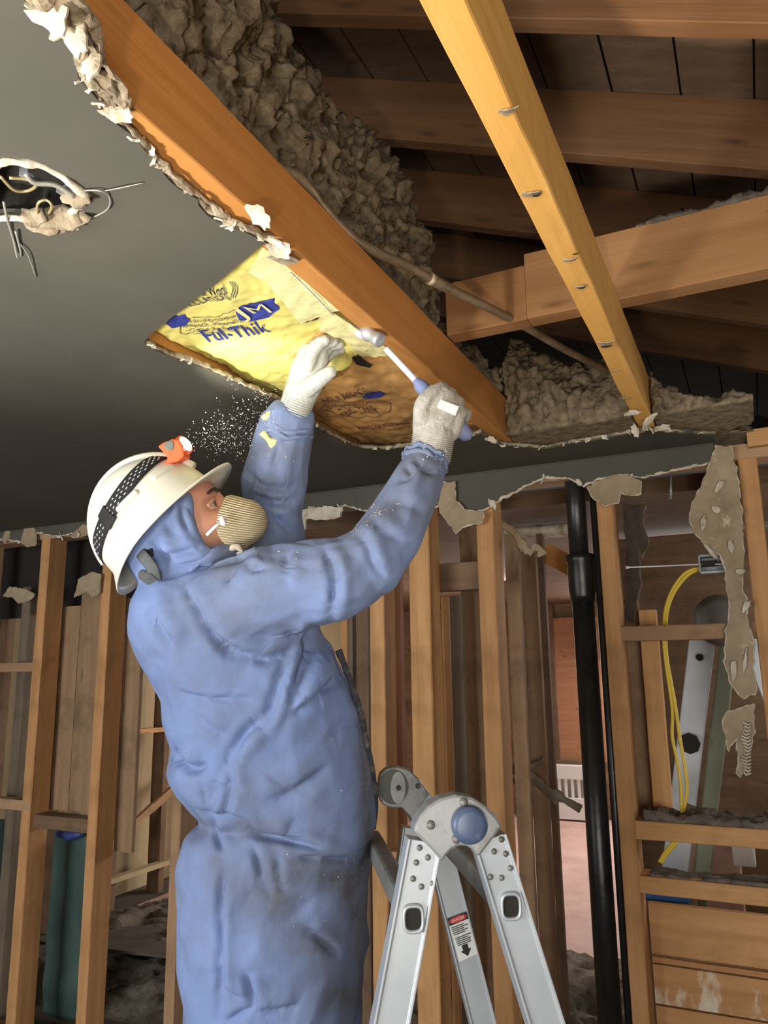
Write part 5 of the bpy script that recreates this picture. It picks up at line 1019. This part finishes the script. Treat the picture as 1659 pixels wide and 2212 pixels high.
# --- gloves
def knit(me, amp=.0009, seed=0, fr=90):
    co = get_co(me); no = get_no(me); d = np.array([noise.noise(Vector(p) * fr + Vector((seed, 0, 0))) + .5 * noise.noise(Vector(p) * fr * 2.1) for p in co]); set_co(me, co + no * (d * amp)[:, None])
T1 = 1.60
g = MB()
px_tube(g, [(634, 893, 1.580, 34), (645, 862, 1.575, 35), (652, 845, 1.572, 37)], 20, 1)                         # cuff
px_tube(g, [(650, 852, 1.572, 35), (660, 825, 1.565, 39), (668, 795, 1.558, 38), (676, 772, 1.55, 34)], 22, .72)     # palm
for row in ([(666, 790, 1.535, 16), (674, 762, 1.520, 15.5), (688, 743, 1.515, 14), (702, 735, 1.515, 12.5)], [(676, 786, 1.555, 16), (688, 757, 1.540, 15.5), (704, 740, 1.537, 14.5), (720, 736, 1.540, 13)], [(682, 788, 1.575, 15.5), (698, 762, 1.562, 14.5), (716, 745, 1.560, 13.5), (732, 742, 1.566, 12.5)], [(686, 796, 1.595, 14), (704, 772, 1.588, 13), (722, 757, 1.588, 12.5), (736, 754, 1.592, 11)], [(664, 838, 1.545, 21), (682, 826, 1.528, 19), (698, 814, 1.518, 16.5), (714, 803, 1.512, 13.5)]): px_tube(g, row, 14, 1)
me = voxel(g, .0024, 2); knit(me, .0009, 1); lg = link('glove', me, 'glove', person, True)
mb = MB()
for k in range(11):
    y = 842 + k * 5.0; cx_ = 652 - k * 1.75; r = 37 - .35 * k; c = at(cx_, y, 1.575); mb.lathe([(r / F * 1.575, -.0012), (r / F * 1.575 * 1.03, 0), (r / F * 1.575, .0012)], c, (at(634, 893, 1.580) - at(652, 845, 1.572)), 24)
mb.build('knit_cuff', 'glove', lg, True)
# hammer, then the hand around it
HA, HB = at(833, 752, 1.470), at(1002, 934, 1.475); hd = (HB - HA).normalized(); hp = lambda s: HA + hd * ((HB - HA).length * s)
g = MB()
px_tube(g, [(930, 985, 1.452, 43), (934, 960, 1.450, 43), (936, 942, 1.448, 44)], 20, 1)
px_tube(g, [(936, 948, 1.447, 44), (938, 915, 1.442, 47), (944, 885, 1.440, 48), (950, 868, 1.442, 42)], 24, .62)
px_tube(g, [(968, 925, 1.448, 30), (975, 895, 1.447, 30), (968, 868, 1.449, 28)], 20, .75)
kn = [(946, 848), (966, 858), (982, 876), (992, 898)]
for i, (x, y) in enumerate(kn):
    rr_ = (14.5, 15, 14.5, 13)[i]; s = .62 + .105 * i; c = hp(s); rad = c - at(x, y, 1.445)
    up_ = (RT * .55 + UP * .84); k1 = at(x, y, 1.447); 
    pts = [k1 - up_ * .022 + BK * .004, k1 + up_ * .008, c + up_ * .030 - BK * .012, c + up_ * .012 - BK * .032, c - up_ * .014 - BK * .028]
    P = [Vector(p) for p in crom(pts, 5)]; g.tube(P, list(np.linspace(rr_, rr_ * .8, len(P)) * 1.445 / F), 14, dome=True)
px_tube(g, [(914, 905, 1.432, 22), (912, 880, 1.425, 19), (922, 860, 1.424, 17), (940, 846, 1.432, 14.5), (951, 838, 1.442, 12.5)], 16, 1)
me = voxel(g, .0024, 2); knit(me, .0007, 4); rg = link('glove', me, 'glove_grey', person, True)
mb = MB()
for k in range(11):
    y = 945 + k * 4.4; cx_ = 936 - k * .6; r = 45.5 - .15 * k; c = at(cx_, y, 1.450); mb.lathe([(r / F * 1.45, -.0012), (r / F * 1.45 * 1.025, 0), (r / F * 1.45, .0012)], c, (at(930, 985, 1.452) - at(936, 942, 1.448)), 28)
mb.build('knit_cuff', 'glove_grey', rg, True)
tpt = 1.4125
lbm = MB().prism([at(952, 862, tpt), at(992, 878, tpt + .004), at(984, 898, tpt + .002), at(944, 880, tpt - .002)], -BK * .008); lbm.build('glove_patch', 'white_print', rg, False, .001)
mb = MB(); rnd = random.Random(3)
for i in range(24): p = at(rnd.uniform(915, 965), rnd.uniform(880, 985), 1.402 + rnd.uniform(0, .01)); mb.lathe([(.0003, -.001), (.001, 0), (.0003, .001)], p, (0, 0, 1), 6)
mb.build('dust_crumbs', 'dust', rg)

hm = empty('claw_hammer', hp(1.0), 'steel claw hammer with blue grey grip held up to the ceiling in the raised glove', 'hammer')
MB().tube([hp(.0), hp(.35), hp(.42)], [.0062, .0064, .0075], 14).build('shaft', 'hammer_white', hm, True)
MB().tube([hp(.40), hp(.44), hp(.60), hp(.85), hp(.98), hp(1.02)], [.009, .0135, .0145, .0135, .0155, .014], 18, dome=True).build('grip', 'grip', hm, True)
fa = at(822, 736, 1.452); hdv = (at(742, 690, 1.51) - fa); 
fdir = hdv.normalized(); Lh = hdv.length
pf = [(.0005, -.0015), (.0125, -.001), (.0142, .001), (.0145, .008), (.0135, .012), (.0118, .018), (.0118, .026), (.0145, .032), (.0145, .050)]
head = MB().lathe([(a, b) for a, b in pf], fa, fdir, 28).build('head', 'hammer', hm, True)
for sg in (-1, 1):
    o_ = hd.cross(fdir).normalized() * .006 * sg
    MB().tube([Vector(p) for p in crom([fa + fdir * .046 + o_, fa + fdir * .075 + o_ * 1.2 + UP * .002, fa + fdir * .105 + o_ * 1.8 - UP * .004], 5)], list(np.linspace(.0115, .0045, 11)), 10, dome=True).build('claw', 'hammer_white', head, True)
# airborne dust in the lamp beam
mb = MB(); rnd = random.Random(5)
for i in range(620):
    u = rnd.random() ** .7; x = 405 + 190 * u + rnd.gauss(0, 14); y = 955 - 110 * u * rnd.uniform(-.35, 1.25) + rnd.gauss(0, 16); t = rnd.uniform(1.36, 1.58)
    if y > 1000 or (x > 545 and y > 930): continue
    s = rnd.uniform(.0003, .0009) * (1.5 if rnd.random() < .12 else 1); a = Vector((rnd.gauss(0, 1), rnd.gauss(0, 1), rnd.gauss(0, 1))).normalized(); p = at(x, y, t)
    mb.lathe([(.00005, -s * 2.2), (s * .6, 0), (.00005, s * 2.2)], p, a, 5)
tag(mb.build('airborne_dust', 'dust'), 'white dust sparkling in the headlamp beam', 'dust', None, 'stuff')
